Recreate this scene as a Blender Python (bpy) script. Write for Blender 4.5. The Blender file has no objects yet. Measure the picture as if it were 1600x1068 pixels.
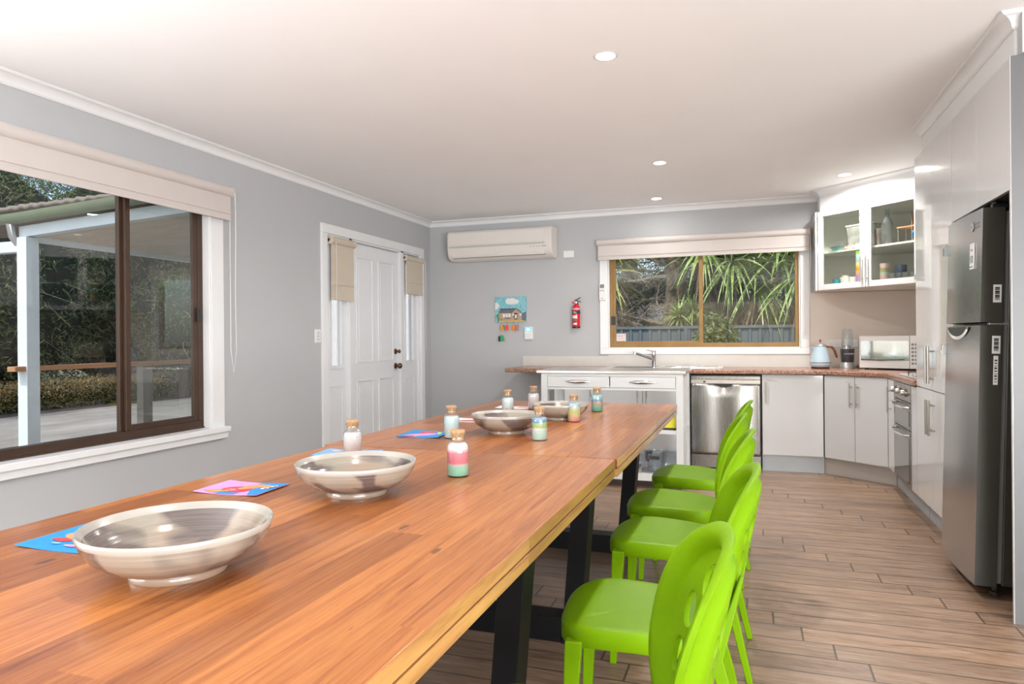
import bpy, bmesh, math, random
from mathutils import Vector, Matrix, noise
PI = math.pi
R = math.radians
C = bpy.context.scene.collection
scene = bpy.context.scene

# ------------------------------------------------------------------ materials
def nmat(name):
    m = bpy.data.materials.new(name); m.use_nodes = True
    nt = m.node_tree; b = nt.nodes['Principled BSDF']
    return m, nt, b
def rgb(c): return (c[0], c[1], c[2], 1.0)
def mat(name, col, rough=.5, metal=0.0, var=.04, scale=8.0, bump=0.0, coat=0.0, spec=.5, bscale=None, stretch=None, ccoat=.03):
    """principled material with a little procedural colour and roughness variation"""
    m, nt, b = nmat(name)
    tc = nt.nodes.new('ShaderNodeTexCoord'); mp = nt.nodes.new('ShaderNodeMapping')
    if stretch: mp.inputs['Scale'].default_value = stretch
    nt.links.new(tc.outputs['Object'], mp.inputs['Vector'])
    n = nt.nodes.new('ShaderNodeTexNoise'); n.inputs['Scale'].default_value = scale; n.inputs['Detail'].default_value = 4
    nt.links.new(mp.outputs[0], n.inputs['Vector'])
    r = nt.nodes.new('ShaderNodeValToRGB')
    a = [max(0, c*(1-var)) for c in col]; z = [min(1, c*(1+var)) for c in col]
    r.color_ramp.elements[0].color = rgb(a); r.color_ramp.elements[0].position = .3
    r.color_ramp.elements[1].color = rgb(z); r.color_ramp.elements[1].position = .7
    nt.links.new(n.outputs[0], r.inputs[0]); nt.links.new(r.outputs[0], b.inputs['Base Color'])
    b.inputs['Roughness'].default_value = rough; b.inputs['Metallic'].default_value = metal
    b.inputs['Specular IOR Level'].default_value = spec
    if coat: b.inputs['Coat Weight'].default_value = coat; b.inputs['Coat Roughness'].default_value = ccoat
    if bump:
        n2 = nt.nodes.new('ShaderNodeTexNoise'); n2.inputs['Scale'].default_value = bscale or scale*10
        nt.links.new(mp.outputs[0], n2.inputs['Vector'])
        bp = nt.nodes.new('ShaderNodeBump'); bp.inputs['Strength'].default_value = bump; bp.inputs['Distance'].default_value = .002
        nt.links.new(n2.outputs[0], bp.inputs['Height']); nt.links.new(bp.outputs[0], b.inputs['Normal'])
    return m
def glassy(name, tint=(1,1,1), refl=1.0, haze=0.0, rough=0.0):
    """thin pane: transparent with fresnel reflection"""
    m = bpy.data.materials.new(name); m.use_nodes = True; nt = m.node_tree; nt.nodes.clear()
    o = nt.nodes.new('ShaderNodeOutputMaterial'); t = nt.nodes.new('ShaderNodeBsdfTransparent'); g = nt.nodes.new('ShaderNodeBsdfGlossy')
    t.inputs[0].default_value = rgb(tint); g.inputs['Roughness'].default_value = rough
    f = nt.nodes.new('ShaderNodeFresnel'); ge = nt.nodes.new('ShaderNodeNewGeometry'); io = nt.nodes.new('ShaderNodeMapRange')
    io.inputs[3].default_value = 1.5; io.inputs[4].default_value = 1/1.5
    nt.links.new(ge.outputs['Backfacing'], io.inputs[0]); nt.links.new(io.outputs[0], f.inputs[0])
    mu = nt.nodes.new('ShaderNodeMath'); mu.operation = 'MULTIPLY'; mu.inputs[1].default_value = refl; mu.use_clamp = True
    mx = nt.nodes.new('ShaderNodeMixShader')
    nt.links.new(f.outputs[0], mu.inputs[0]); nt.links.new(mu.outputs[0], mx.inputs[0])
    nt.links.new(t.outputs[0], mx.inputs[1]); nt.links.new(g.outputs[0], mx.inputs[2])
    last = mx
    if haze:
        d = nt.nodes.new('ShaderNodeBsdfDiffuse'); d.inputs[0].default_value = (.8,.8,.78,1)
        n = nt.nodes.new('ShaderNodeTexNoise'); n.inputs['Scale'].default_value = 2.5
        mh = nt.nodes.new('ShaderNodeMath'); mh.operation = 'MULTIPLY'; mh.inputs[1].default_value = haze*2
        nt.links.new(n.outputs[0], mh.inputs[0])
        m2 = nt.nodes.new('ShaderNodeMixShader'); nt.links.new(mh.outputs[0], m2.inputs[0])
        nt.links.new(mx.outputs[0], m2.inputs[1]); nt.links.new(d.outputs[0], m2.inputs[2]); last = m2
    nt.links.new(last.outputs[0], o.inputs[0])
    return m
def emis(name, col, s):
    m, nt, b = nmat(name)
    b.inputs['Base Color'].default_value = rgb(col); b.inputs['Emission Color'].default_value = rgb(col); b.inputs['Emission Strength'].default_value = s
    return m
class N:
    """tiny node helper"""
    def __init__(s, nt): s.nt = nt
    def v(s, x, i):
        if isinstance(x, (int, float)): i.default_value = x
        elif isinstance(x, tuple): i.default_value = x
        else: s.nt.links.new(x, i)
    def math(s, op, a, b=0.0, clamp=False):
        n = s.nt.nodes.new('ShaderNodeMath'); n.operation = op; n.use_clamp = clamp
        s.v(a, n.inputs[0]); s.v(b, n.inputs[1]); return n.outputs[0]
    def comb(s, x, y, z):
        n = s.nt.nodes.new('ShaderNodeCombineXYZ'); s.v(x, n.inputs[0]); s.v(y, n.inputs[1]); s.v(z, n.inputs[2]); return n.outputs[0]
    def noise(s, vec, scale, detail=4, rough=.5, dist=0):
        n = s.nt.nodes.new('ShaderNodeTexNoise'); s.v(vec, n.inputs['Vector']); n.inputs['Scale'].default_value = scale
        n.inputs['Detail'].default_value = detail; n.inputs['Roughness'].default_value = rough; n.inputs['Distortion'].default_value = dist
        return n.outputs[0]
    def white(s, vec):
        n = s.nt.nodes.new('ShaderNodeTexWhiteNoise'); n.noise_dimensions = '3D'; s.v(vec, n.inputs['Vector']); return n.outputs['Value']
    def ramp(s, f, stops, interp='LINEAR'):
        n = s.nt.nodes.new('ShaderNodeValToRGB'); s.v(f, n.inputs[0]); e = n.color_ramp.elements; n.color_ramp.interpolation = interp
        while len(e) < len(stops): e.new(.5)
        for k, (p, c) in enumerate(stops): e[k].position = p; e[k].color = rgb(c)
        return n.outputs[0]
    def mix(s, f, a, b, mode='MIX'):
        n = s.nt.nodes.new('ShaderNodeMix'); n.data_type = 'RGBA'; n.blend_type = mode
        s.v(f, n.inputs[0]); s.v(a, n.inputs[6]); s.v(b, n.inputs[7]); return n.outputs[2]
    def xyz(s, kind='Object'):
        t = s.nt.nodes.new('ShaderNodeTexCoord'); x = s.nt.nodes.new('ShaderNodeSeparateXYZ'); s.nt.links.new(t.outputs[kind], x.inputs[0])
        return t.outputs[kind], x.outputs[0], x.outputs[1], x.outputs[2]
    def bump(s, h, strength, dist, b):
        n = s.nt.nodes.new('ShaderNodeBump'); n.inputs['Strength'].default_value = strength; n.inputs['Distance'].default_value = dist
        s.v(h, n.inputs['Height']); s.nt.links.new(n.outputs[0], b.inputs['Normal'])

def floor_mat():
    m, nt, b = nmat('plank_tile'); n = N(nt)
    g = nt.nodes.new('ShaderNodeNewGeometry'); x = nt.nodes.new('ShaderNodeSeparateXYZ'); nt.links.new(g.outputs['Position'], x.inputs[0])
    X, Y = x.outputs[0], x.outputs[1]
    W, L, K = .1345, 1.04, -.106/1.04
    v = n.math('DIVIDE', n.math('SUBTRACT', Y, 5.62-.0), W); row = n.math('FLOOR', v); fv = n.math('SUBTRACT', v, row)
    u = n.math('SUBTRACT', n.math('DIVIDE', n.math('SUBTRACT', X, .144), L), n.math('MULTIPLY', row, K)); cell = n.math('FLOOR', u); fu = n.math('SUBTRACT', u, cell)
    rnd = n.white(n.comb(row, cell, 1.0)); rnd2 = n.white(n.comb(row, cell, 7.0))
    vec = n.comb(n.math('ADD', n.math('MULTIPLY', X, 1.2), n.math('MULTIPLY', rnd, 30)), n.math('MULTIPLY', Y, 13), n.math('MULTIPLY', rnd2, 17))
    g1 = n.noise(vec, 2.2, 8, .62, 1.2); g2 = n.noise(vec, 9, 6, .6, .4)
    f = n.math('ADD', n.math('MULTIPLY', g1, .65), n.math('MULTIPLY', g2, .35))
    col = n.ramp(f, [(.30,(.10,.060,.038)),(.43,(.22,.142,.095)),(.55,(.31,.212,.147)),(.72,(.42,.305,.22))])
    tint = n.ramp(rnd, [(0,(.82,.80,.80)),(.5,(1,.97,.94)),(1,(1.12,1.05,.98))])
    col = n.mix(1.0, col, tint, 'MULTIPLY')
    e1 = n.math('LESS_THAN', n.math('MINIMUM', fv, n.math('SUBTRACT', 1.0, fv)), .028)
    e2 = n.math('LESS_THAN', n.math('MINIMUM', fu, n.math('SUBTRACT', 1.0, fu)), .004)
    e = n.math('MAXIMUM', e1, e2)
    col = n.mix(n.math('MULTIPLY', e, .85), col, (.055,.036,.025,1))
    nt.links.new(col, b.inputs['Base Color']); b.inputs['Roughness'].default_value = .34; b.inputs['Specular IOR Level'].default_value = .45
    n.bump(n.math('SUBTRACT', n.math('MULTIPLY', f, .25), e), .35, .002, b)
    return m
def table_mat(name, seed, tint, edge=False):
    m, nt, b = nmat(name); n = N(nt)
    co, X, Y, Z = n.xyz()
    W = .092
    v = n.math('ADD', n.math('DIVIDE', X, W), 100.0); row = n.math('FLOOR', v); fv = n.math('SUBTRACT', v, row)
    rnd = n.white(n.comb(row, seed, 1.0))
    ln = n.math('ADD', n.math('DIVIDE', Y, 1.25), n.math('MULTIPLY', rnd, 9)); cell = n.math('FLOOR', ln)
    r2 = n.white(n.comb(row, cell, seed+3.0))
    vec = n.comb(n.math('ADD', n.math('MULTIPLY', X, 26), n.math('MULTIPLY', r2, 40)), n.math('ADD', n.math('MULTIPLY', Y, 1.0), n.math('MULTIPLY', rnd, 20)), n.math('MULTIPLY', Z, 14))
    g1 = n.noise(vec, 1.5, 7, .6, 1.5); g2 = n.noise(vec, 11, 4, .6, .2)
    f = n.math('ADD', n.math('MULTIPLY', g1, .7), n.math('MULTIPLY', g2, .3))
    if edge:
        col = n.ramp(f, [(.30,(.24,.10,.035)),(.45,(.42,.20,.07)),(.6,(.52,.27,.09)),(.75,(.58,.33,.13))])
    else:
        col = n.ramp(f, [(.30,(.12,.034,.010)),(.42,(.29,.093,.025)),(.55,(.39,.145,.040)),(.75,(.45,.195,.062))])
    tc = n.ramp(r2, [(0,(.72,.66,.62)),(.5,(1,1,1)),(1,(1.2,1.22,1.2))])
    col = n.mix(1.0, col, tc, 'MULTIPLY'); col = n.mix(1.0, col, rgb(tint), 'MULTIPLY')
    # knots and gum veins
    vo = nt.nodes.new('ShaderNodeTexVoronoi'); vo.inputs['Scale'].default_value = 1.0
    nt.links.new(n.comb(n.math('MULTIPLY', X, 6.5), n.math('ADD', n.math('MULTIPLY', Y, 2.4), seed), 0.0), vo.inputs['Vector'])
    kd = n.math('ADD', vo.outputs['Distance'], n.math('MULTIPLY', n.math('SUBTRACT', g2, .5), .12))
    k = n.math('MULTIPLY', n.math('LESS_THAN', kd, .055), .7)
    col = n.mix(k, col, (.06,.03,.016,1))
    vein = n.noise(n.comb(n.math('MULTIPLY', X, 30), n.math('MULTIPLY', Y, 1.4), seed), 1.3, 3, .5, 2.5)
    vk = n.math('MULTIPLY', n.math('LESS_THAN', n.math('ABSOLUTE', n.math('SUBTRACT', vein, .695)), .0045), .55)
    col = n.mix(vk, col, (.09,.035,.018,1))
    seam = n.math('MULTIPLY', n.math('LESS_THAN', n.math('MINIMUM', fv, n.math('SUBTRACT', 1.0, fv)), .009), .35)
    col = n.mix(seam, col, (.2,.08,.035,1))
    nt.links.new(col, b.inputs['Base Color'])
    b.inputs['Roughness'].default_value = .42; b.inputs['Specular IOR Level'].default_value = .25; b.inputs['Coat Weight'].default_value = .42; b.inputs['Coat Roughness'].default_value = .16
    return m
def speckle_mat(name):
    m, nt, b = nmat(name); n = N(nt); co, X, Y, Z = n.xyz()
    a = n.noise(co, 90, 5, .7); c = n.noise(co, 230, 2, .6)
    col = n.ramp(a, [(.36,(.045,.022,.018)),(.46,(.26,.115,.07)),(.56,(.40,.20,.13)),(.66,(.62,.43,.33))])
    col = n.mix(n.math('GREATER_THAN', c, .66), col, (.7,.55,.45,1))
    nt.links.new(col, b.inputs['Base Color']); b.inputs['Roughness'].default_value = .22
    return m
def steel_mat(name, col=(.60,.585,.565), rough=.26, vert=True, aniso=.6):
    m, nt, b = nmat(name); n = N(nt); co, X, Y, Z = n.xyz()
    vec = n.comb(n.math('MULTIPLY', X, 260 if vert else 3), n.math('MULTIPLY', Y, 260 if vert else 3), n.math('MULTIPLY', Z, 3 if vert else 260))
    g = n.noise(vec, 1.0, 3, .5)
    c = n.ramp(g, [(.3, tuple(k*.94 for k in col)), (.7, tuple(min(1,k*1.05) for k in col))])
    nt.links.new(c, b.inputs['Base Color']); b.inputs['Metallic'].default_value = 1.0
    nt.links.new(n.math('ADD', n.math('MULTIPLY', g, .06), rough-.03), b.inputs['Roughness'])
    return m
def sand_mat(name, stops, swirl, seed, h=.10):
    """layered coloured sand, stops bottom to top (0..1)"""
    m, nt, b = nmat(name); n = N(nt); co, X, Y, Z = n.xyz()
    sep = nt.nodes.new('ShaderNodeVectorMath'); sep.operation = 'ADD'; nt.links.new(co, sep.inputs[0]); sep.inputs[1].default_value = (seed*3.1, seed*1.7, seed)
    w = n.noise(sep.outputs[0], 26, 2, .5, .8)
    f = n.math('ADD', n.math('DIVIDE', Z, h), n.math('MULTIPLY', n.math('SUBTRACT', w, .5), swirl))
    col = n.ramp(f, stops)
    gr = n.noise(co, 900, 2, .6)
    col = n.mix(.55, col, n.ramp(gr, [(.35,(.35,.35,.35)),(.6,(1,1,1))]), 'MULTIPLY')
    nt.links.new(col, b.inputs['Base Color']); b.inputs['Roughness'].default_value = .95
    return m
def bowl_mat(name, seed, thresh):
    m, nt, b = nmat(name); n = N(nt); co, X, Y, Z = n.xyz()
    a = nt.nodes.new('ShaderNodeVectorMath'); a.operation = 'ADD'; nt.links.new(co, a.inputs[0]); a.inputs[1].default_value = (seed*2.3, seed*5.1, seed*.7)
    v = a.outputs[0]
    patch = n.noise(v, 6.5, 2, .4, .8)
    br = n.noise(n.comb(X, Y, n.math('MULTIPLY', Z, 60)), 6, 4, .6)
    cream = n.ramp(br, [(.3,(.27,.24,.195)),(.7,(.36,.325,.27))])
    rust = n.noise(v, 3.2, 3, .5)
    rf = n.math('MULTIPLY', n.math('SUBTRACT', n.math('ADD', rust, n.math('MULTIPLY', n.math('SUBTRACT', .05, Z), 4.0)), .44), 3.5, True)
    c = n.mix(n.math('MULTIPLY', rf, .6), cream, (.36,.20,.115,1))
    smoke = n.ramp(br, [(.3,(.065,.048,.048)),(.7,(.15,.12,.115))])
    pf = n.math('MULTIPLY', n.math('SUBTRACT', patch, thresh), 14.0, True)
    foot = n.math('GREATER_THAN', Z, .0135)
    c = n.mix(n.math('MULTIPLY', n.math('MULTIPLY', pf, foot), .9), c, smoke)
    rim = n.math('GREATER_THAN', Z, .0785)
    c = n.mix(n.math('MULTIPLY', rim, .8), c, (.40,.38,.34,1))
    nt.links.new(c, b.inputs['Base Color']); b.inputs['Roughness'].default_value = .2; b.inputs['Coat Weight'].default_value = .5
    r = nt.nodes.new('ShaderNodeMath'); r.operation = 'SINE'
    d = n.math('SQRT', n.math('ADD', n.math('MULTIPLY', X, X), n.math('MULTIPLY', Y, Y)))
    nt.links.new(n.math('MULTIPLY', d, 620.0), r.inputs[0]); n.bump(r.outputs[0], .12, .001, b)
    return m
def leaf_mat(name, a, bb, c, rough=.5, scale=3.0):
    m, nt, b = nmat(name); n = N(nt); co, X, Y, Z = n.xyz()
    g = n.noise(co, scale, 3, .6); g2 = n.noise(co, scale*9, 2, .5)
    f = n.math('ADD', n.math('MULTIPLY', g, .5), n.math('MULTIPLY', g2, .5))
    nt.links.new(n.ramp(f, [(.35,a),(.5,bb),(.66,c)]), b.inputs['Base Color']); b.inputs['Roughness'].default_value = rough
    return m
def concrete_mat():
    m, nt, b = nmat('pale_concrete'); n = N(nt); co, X, Y, Z = n.xyz()
    g = n.noise(n.comb(n.math('MULTIPLY', X, 1.0), n.math('MULTIPLY', Y, .35), 0.0), 1.6, 7, .62, .6)
    col = n.ramp(g, [(.3,(.22,.20,.175)),(.5,(.33,.305,.27)),(.7,(.42,.39,.35))])
    nt.links.new(col, b.inputs['Base Color']); b.inputs['Roughness'].default_value = .85
    return m
def mosaic_sky_mat():
    m, nt, b = nmat('mosaic_teal'); n = N(nt); co, X, Y, Z = n.xyz()
    vo = nt.nodes.new('ShaderNodeTexVoronoi'); vo.inputs['Scale'].default_value = 130; nt.links.new(co, vo.inputs['Vector'])
    col = n.ramp(n.white(vo.outputs['Position']), [(0,(.12,.40,.48)),(.5,(.20,.50,.56)),(1,(.34,.62,.66))])
    nt.links.new(col, b.inputs['Base Color']); b.inputs['Roughness'].default_value = .3
    return m

M = {}
M['wall'] = mat('grey_wall_paint', (.475,.485,.495), .75, var=.012, scale=3, bump=.05, bscale=180)
M['ceiling'] = mat('ceiling_paint', (.93,.93,.935), .85, var=.01, scale=2)
M['trim'] = mat('white_gloss_trim', (.80,.805,.81), .35, var=.01)
M['door'] = mat('white_door_paint', (.77,.785,.80), .4, var=.01)
M['gloss'] = mat('white_gloss_cabinet', (.66,.665,.665), .07, var=.008, coat=.4)
M['matte_white'] = mat('white_melamine', (.66,.66,.65), .45, var=.01)
M['cab_in'] = mat('cabinet_interior', (.80,.80,.75), .5, var=.01)
M['kick'] = mat('silver_kickboard', (.46,.49,.51), .38, metal=.25, var=.03)
M['splash'] = mat('beige_splashback', (.72,.635,.56), .3, var=.015, scale=4)
M['upstand'] = mat('pale_stone_upstand', (.62,.60,.56), .35, var=.03, scale=9)
M['floor'] = floor_mat()
M['bench'] = speckle_mat('red_granite_laminate')
M['steel'] = steel_mat('brushed_steel', (.37,.355,.34), .27)
M['fridge'] = steel_mat('fridge_steel', (.50,.50,.51), .23)
M['fridge_side'] = mat('fridge_side_grey', (.060,.056,.048), .38, metal=.35, var=.05)
M['chrome'] = mat('chrome', (.78,.78,.78), .08, metal=1, var=.02)
M['handle'] = mat('satin_nickel', (.52,.49,.45), .3, metal=1, var=.03)
M['black'] = mat('black_plastic', (.012,.012,.013), .35, var=.1)
M['blacksteel'] = mat('black_powdercoat', (.005,.005,.0055), .5, var=.1, spec=.2)
M['darkglass'] = mat('dark_glass', (.10,.105,.11), .05, var=.05, coat=.6)
M['white'] = mat('white_plastic', (.78,.78,.765), .4, var=.01)
M['acwhite'] = mat('cream_plastic', (.74,.70,.655), .35, var=.012)
M['acgrey'] = mat('grey_green_plastic', (.50,.52,.49), .35, var=.02)
M['blind'] = mat('pink_beige_blind', (.60,.55,.52), .8, var=.015, bump=.1, bscale=300)
M['blind2'] = mat('sand_blind', (.60,.53,.43), .8, var=.02, bump=.1, bscale=300)
M['bronze'] = mat('brown_aluminium', (.070,.040,.026), .38, metal=.4, var=.08)
M['gold'] = mat('gold_aluminium', (.26,.155,.06), .38, metal=.55, var=.1)
M['glass'] = glassy('window_glass', (.95,.96,.95), .6)
M['glasshaze'] = glassy('hazy_window_glass', (.80,.82,.80), 1.2, haze=.035)  # tinted glass with a thin pale diffuse layer mixed in
M['cabglass'] = glassy('cabinet_glass', (.94,.95,.92), 1.0)
M['jarglass'] = glassy('jar_glass', (.95,.97,.97), 1.6)
M['frost'] = None
M['green'] = mat('lime_plastic', (.145,.285,.001), .42, var=.03, spec=.12)
M['cork'] = mat('cork', (.42,.25,.13), .9, var=.35, scale=160, bump=.3)
M['knob'] = mat('antique_copper', (.16,.085,.06), .28, metal=.9, var=.1)
M['red'] = mat('red_enamel', (.62,.012,.02), .25, var=.03)
M['redtext'] = mat('red_ink', (.50,.02,.03), .5)
M['ink'] = mat('dark_ink', (.03,.03,.035), .5)
M['greyink'] = mat('grey_ink', (.22,.22,.22), .5)
M['bluekettle'] = mat('pale_blue_enamel', (.46,.60,.69), .2, var=.01, coat=.4)
M['copper'] = mat('dark_copper', (.20,.095,.065), .25, metal=.8, var=.1)
M['silver'] = mat('silver_plastic', (.50,.50,.50), .3, metal=.7, var=.03)
M['charcoal'] = mat('charcoal_plastic', (.045,.045,.05), .3, var=.08, coat=.3)
M['yellow'] = mat('yellow_card', (.80,.70,.02), .5)
M['clearplastic'] = glassy('clear_plastic', (.88,.92,.95), 2.2, haze=.045, rough=.05)
M['frostplastic'] = glassy('frosted_tub', (.75,.78,.82), 1.4, haze=.30, rough=.2)
M['concrete'] = concrete_mat()
M['soil'] = mat('bark_soil', (.13,.085,.06), .95, var=.4, scale=5)
M['lawn'] = mat('dry_lawn', (.20,.19,.09), .95, var=.35, scale=2)
M['verandawhite'] = mat('painted_beam', (.55,.60,.63), .55, var=.03)
M['soffit'] = mat('soffit_lining', (.52,.46,.39), .7, var=.04)
M['gutter'] = mat('olive_gutter', (.17,.20,.135), .4, var=.05)
M['rooftile'] = mat('brown_roof_sheet', (.20,.165,.14), .6, var=.1)
M['timber'] = mat('orange_timber', (.42,.21,.105), .5, var=.2, scale=6, stretch=(1,.2,8))
M['greypost'] = mat('grey_post', (.17,.155,.14), .6, var=.05)
M['bark'] = mat('rough_bark', (.17,.12,.085), .95, var=.45, scale=7, bump=.5, stretch=(3,3,.5))
M['twig'] = mat('pale_dead_twig', (.30,.235,.18), .9, var=.3, scale=6)
M['leafdark'] = leaf_mat('dark_needle', (.030,.042,.016), (.11,.14,.045), (.30,.33,.12), .6, 2.2)
M['leafmid'] = leaf_mat('mid_leaf', (.035,.055,.015), (.10,.14,.04), (.26,.30,.09), .5, 2.5)
M['leafpine'] = leaf_mat('pine_needle', (.008,.013,.008), (.022,.034,.018), (.055,.07,.035), .7, 2)
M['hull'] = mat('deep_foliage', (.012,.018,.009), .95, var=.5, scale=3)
M['strap'] = leaf_mat('strap_leaf', (.09,.15,.035), (.24,.33,.09), (.55,.62,.26), .38, 4)
M['strapyellow'] = leaf_mat('yellowing_strap_leaf', (.18,.19,.05), (.36,.37,.11), (.58,.55,.22), .4, 4)
M['deadstrap'] = leaf_mat('dry_strap_leaf', (.10,.07,.045), (.22,.16,.10), (.34,.26,.17), .8, 4)
M['hedge'] = leaf_mat('box_hedge_leaf', (.07,.08,.022), (.20,.19,.055), (.42,.35,.12), .6, 1.2)
M['hedgetop'] = leaf_mat('orange_hedge_leaf', (.30,.19,.06), (.60,.38,.13), (.75,.52,.22), .6, 2)  # orange-tan leaves for the hedge top and upper front
M['fence'] = mat('blue_grey_steel_sheet', (.10,.128,.145), .5, var=.12, scale=1.5)
M['brick'] = mat('tan_brick', (.46,.33,.24), .85, var=.1, scale=6)
M['cream'] = mat('cream_wall', (.55,.50,.42), .8, var=.05)
M['paperwhite'] = mat('white_card', (.74,.74,.73), .6, var=.01)
M['cyan'] = mat('blue_card', (.015,.24,.58), .5, var=.03)
M['lilac'] = mat('lilac_ink', (.56,.30,.68), .5, var=.02)
M['orange'] = mat('orange_ink', (.80,.29,.11), .5, var=.02)
M['scarlet'] = mat('scarlet_ink', (.72,.045,.05), .5, var=.02)
M['pink'] = mat('pink_ink', (.76,.30,.42), .5, var=.02)
M['skyblue'] = mat('pale_blue_ink', (.20,.42,.70), .5, var=.02)

# ------------------------------------------------------------------ mesh helpers
def bm_(): return bmesh.new()
def box(bm, x0, x1, y0, y1, z0, z1, mi=0):
    v = [bm.verts.new(p) for p in ((x0,y0,z0),(x1,y0,z0),(x1,y1,z0),(x0,y1,z0),(x0,y0,z1),(x1,y0,z1),(x1,y1,z1),(x0,y1,z1))]
    for q in ((3,2,1,0),(4,5,6,7),(0,1,5,4),(1,2,6,5),(2,3,7,6),(3,0,4,7)):
        f = bm.faces.new([v[i] for i in q]); f.material_index = mi
    return v
def obox(bm, cx, cy, cz, sx, sy, sz, rot=None, mi=0):
    v = box(bm, -sx/2, sx/2, -sy/2, sy/2, -sz/2, sz/2, mi)
    mt = Matrix.Translation((cx,cy,cz)) @ (rot.to_4x4() if rot else Matrix())
    bmesh.ops.transform(bm, matrix=mt, verts=v)
def rz(a): return Matrix.Rotation(a, 3, 'Z')
def rx(a): return Matrix.Rotation(a, 3, 'X')
def ry(a): return Matrix.Rotation(a, 3, 'Y')
def prism(bm, pts, z0, z1, mi=0):
    a = [bm.verts.new((x,y,z0)) for x, y in pts]; b = [bm.verts.new((x,y,z1)) for x, y in pts]
    n = len(pts)
    bm.faces.new(a[::-1]).material_index = mi; bm.faces.new(b).material_index = mi
    for i in range(n): bm.faces.new((a[i],a[(i+1)%n],b[(i+1)%n],b[i])).material_index = mi
    return a+b
def lathe(bm, prof, c=(0,0,0), n=40, mi=0, axis='Z', closed=True):
    rings = []
    for r, z in prof:
        if r < 1e-6: rings.append([bm.verts.new((0,0,z))])
        else: rings.append([bm.verts.new((r*math.cos(2*PI*k/n), r*math.sin(2*PI*k/n), z)) for k in range(n)])
    for A, B in zip(rings, rings[1:]):
        for k in range(n):
            k2 = (k+1) % n
            if len(A) == 1 and len(B) == 1: continue
            if len(A) == 1: f = bm.faces.new((A[0], B[k2], B[k])) if False else bm.faces.new((A[0], B[k], B[k2]))
            elif len(B) == 1: f = bm.faces.new((A[k], B[0], A[k2]))
            else: f = bm.faces.new((A[k], B[k], B[k2], A[k2]))
            f.material_index = mi
    vs = [v for r in rings for v in r]
    mt = Matrix.Translation(c)
    if axis == 'X': mt = mt @ Matrix.Rotation(PI/2, 4, 'Y')
    if axis == 'Y': mt = mt @ Matrix.Rotation(-PI/2, 4, 'X')
    bmesh.ops.transform(bm, matrix=mt, verts=vs)
    return vs
def tube(bm, pts, r, n=8, mi=0, cap=True):
    pts = [Vector(p) for p in pts]; rings = []
    rr = r if isinstance(r, (list, tuple)) else [r]*len(pts)
    prev = None
    for i, p in enumerate(pts):
        d = (pts[min(i+1,len(pts)-1)] - pts[max(i-1,0)]).normalized()
        if prev is None:
            u = d.cross(Vector((0,0,1)));
            if u.length < 1e-3: u = d.cross(Vector((1,0,0)))
        else: u = prev - d*prev.dot(d)
        u.normalize(); prev = u; w = d.cross(u)
        rings.append([bm.verts.new(p + (u*math.cos(2*PI*k/n) + w*math.sin(2*PI*k/n))*rr[i]) for k in range(n)])
    for A, B in zip(rings, rings[1:]):
        for k in range(n): bm.faces.new((A[k],A[(k+1)%n],B[(k+1)%n],B[k])).material_index = mi
    if cap:
        bm.faces.new(rings[0][::-1]).material_index = mi; bm.faces.new(rings[-1]).material_index = mi
def loft(bm, secs, mi=0):
    """secs: list of closed rings of points"""
    rs = [[bm.verts.new(p) for p in s] for s in secs]; n = len(rs[0])
    for A, B in zip(rs, rs[1:]):
        for k in range(n): bm.faces.new((A[k],A[(k+1)%n],B[(k+1)%n],B[k])).material_index = mi
    bm.faces.new(rs[0][::-1]).material_index = mi; bm.faces.new(rs[-1]).material_index = mi
def rootloc(o):
    p = Vector((0,0,0))
    while o is not None: p += o.location; o = o.parent
    return p
def obj(name, bm, m, parent=None, world=True, bevel=0, smooth=None, seg=2, recalc=True):
    if recalc: bmesh.ops.recalc_face_normals(bm, faces=bm.faces)
    if parent is not None and world: bmesh.ops.translate(bm, vec=-rootloc(parent), verts=bm.verts)
    me = bpy.data.meshes.new(name); bm.to_mesh(me); bm.free()
    for x in (m if isinstance(m, (list, tuple)) else [m]): me.materials.append(x)
    if smooth is not None:
        me.shade_smooth()
        if smooth < 180: me.set_sharp_from_angle(angle=R(smooth))
    o = bpy.data.objects.new(name, me); C.objects.link(o)
    if parent is not None: o.parent = parent
    if bevel:
        b = o.modifiers.new('bevel', 'BEVEL'); b.width = bevel; b.segments = seg; b.limit_method = 'ANGLE'; b.angle_limit = R(40)
        if smooth is None: me.shade_smooth(); b.harden_normals = True
    return o
def recentre(o, base):
    """put a top-level mesh's origin at base (mesh was built in world space)"""
    o.data.transform(Matrix.Translation(-Vector(base))); o.location = base; return o
def thing(name, label, cat, loc=(0,0,0), rot=0, group=None):
    o = bpy.data.objects.new(name, None); C.objects.link(o); o.empty_display_size = .1
    o.location = loc; o.rotation_euler = (0,0,rot); o['label'] = label; o['category'] = cat
    if group: o['group'] = group
    return o
def tag(o, label, cat, group=None, kind=None):
    o['label'] = label; o['category'] = cat
    if group: o['group'] = group
    if kind: o['kind'] = kind
    return o
def struct(o, label=None):
    o['kind'] = 'structure'
    if label: o['label'] = label
    return o
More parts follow.
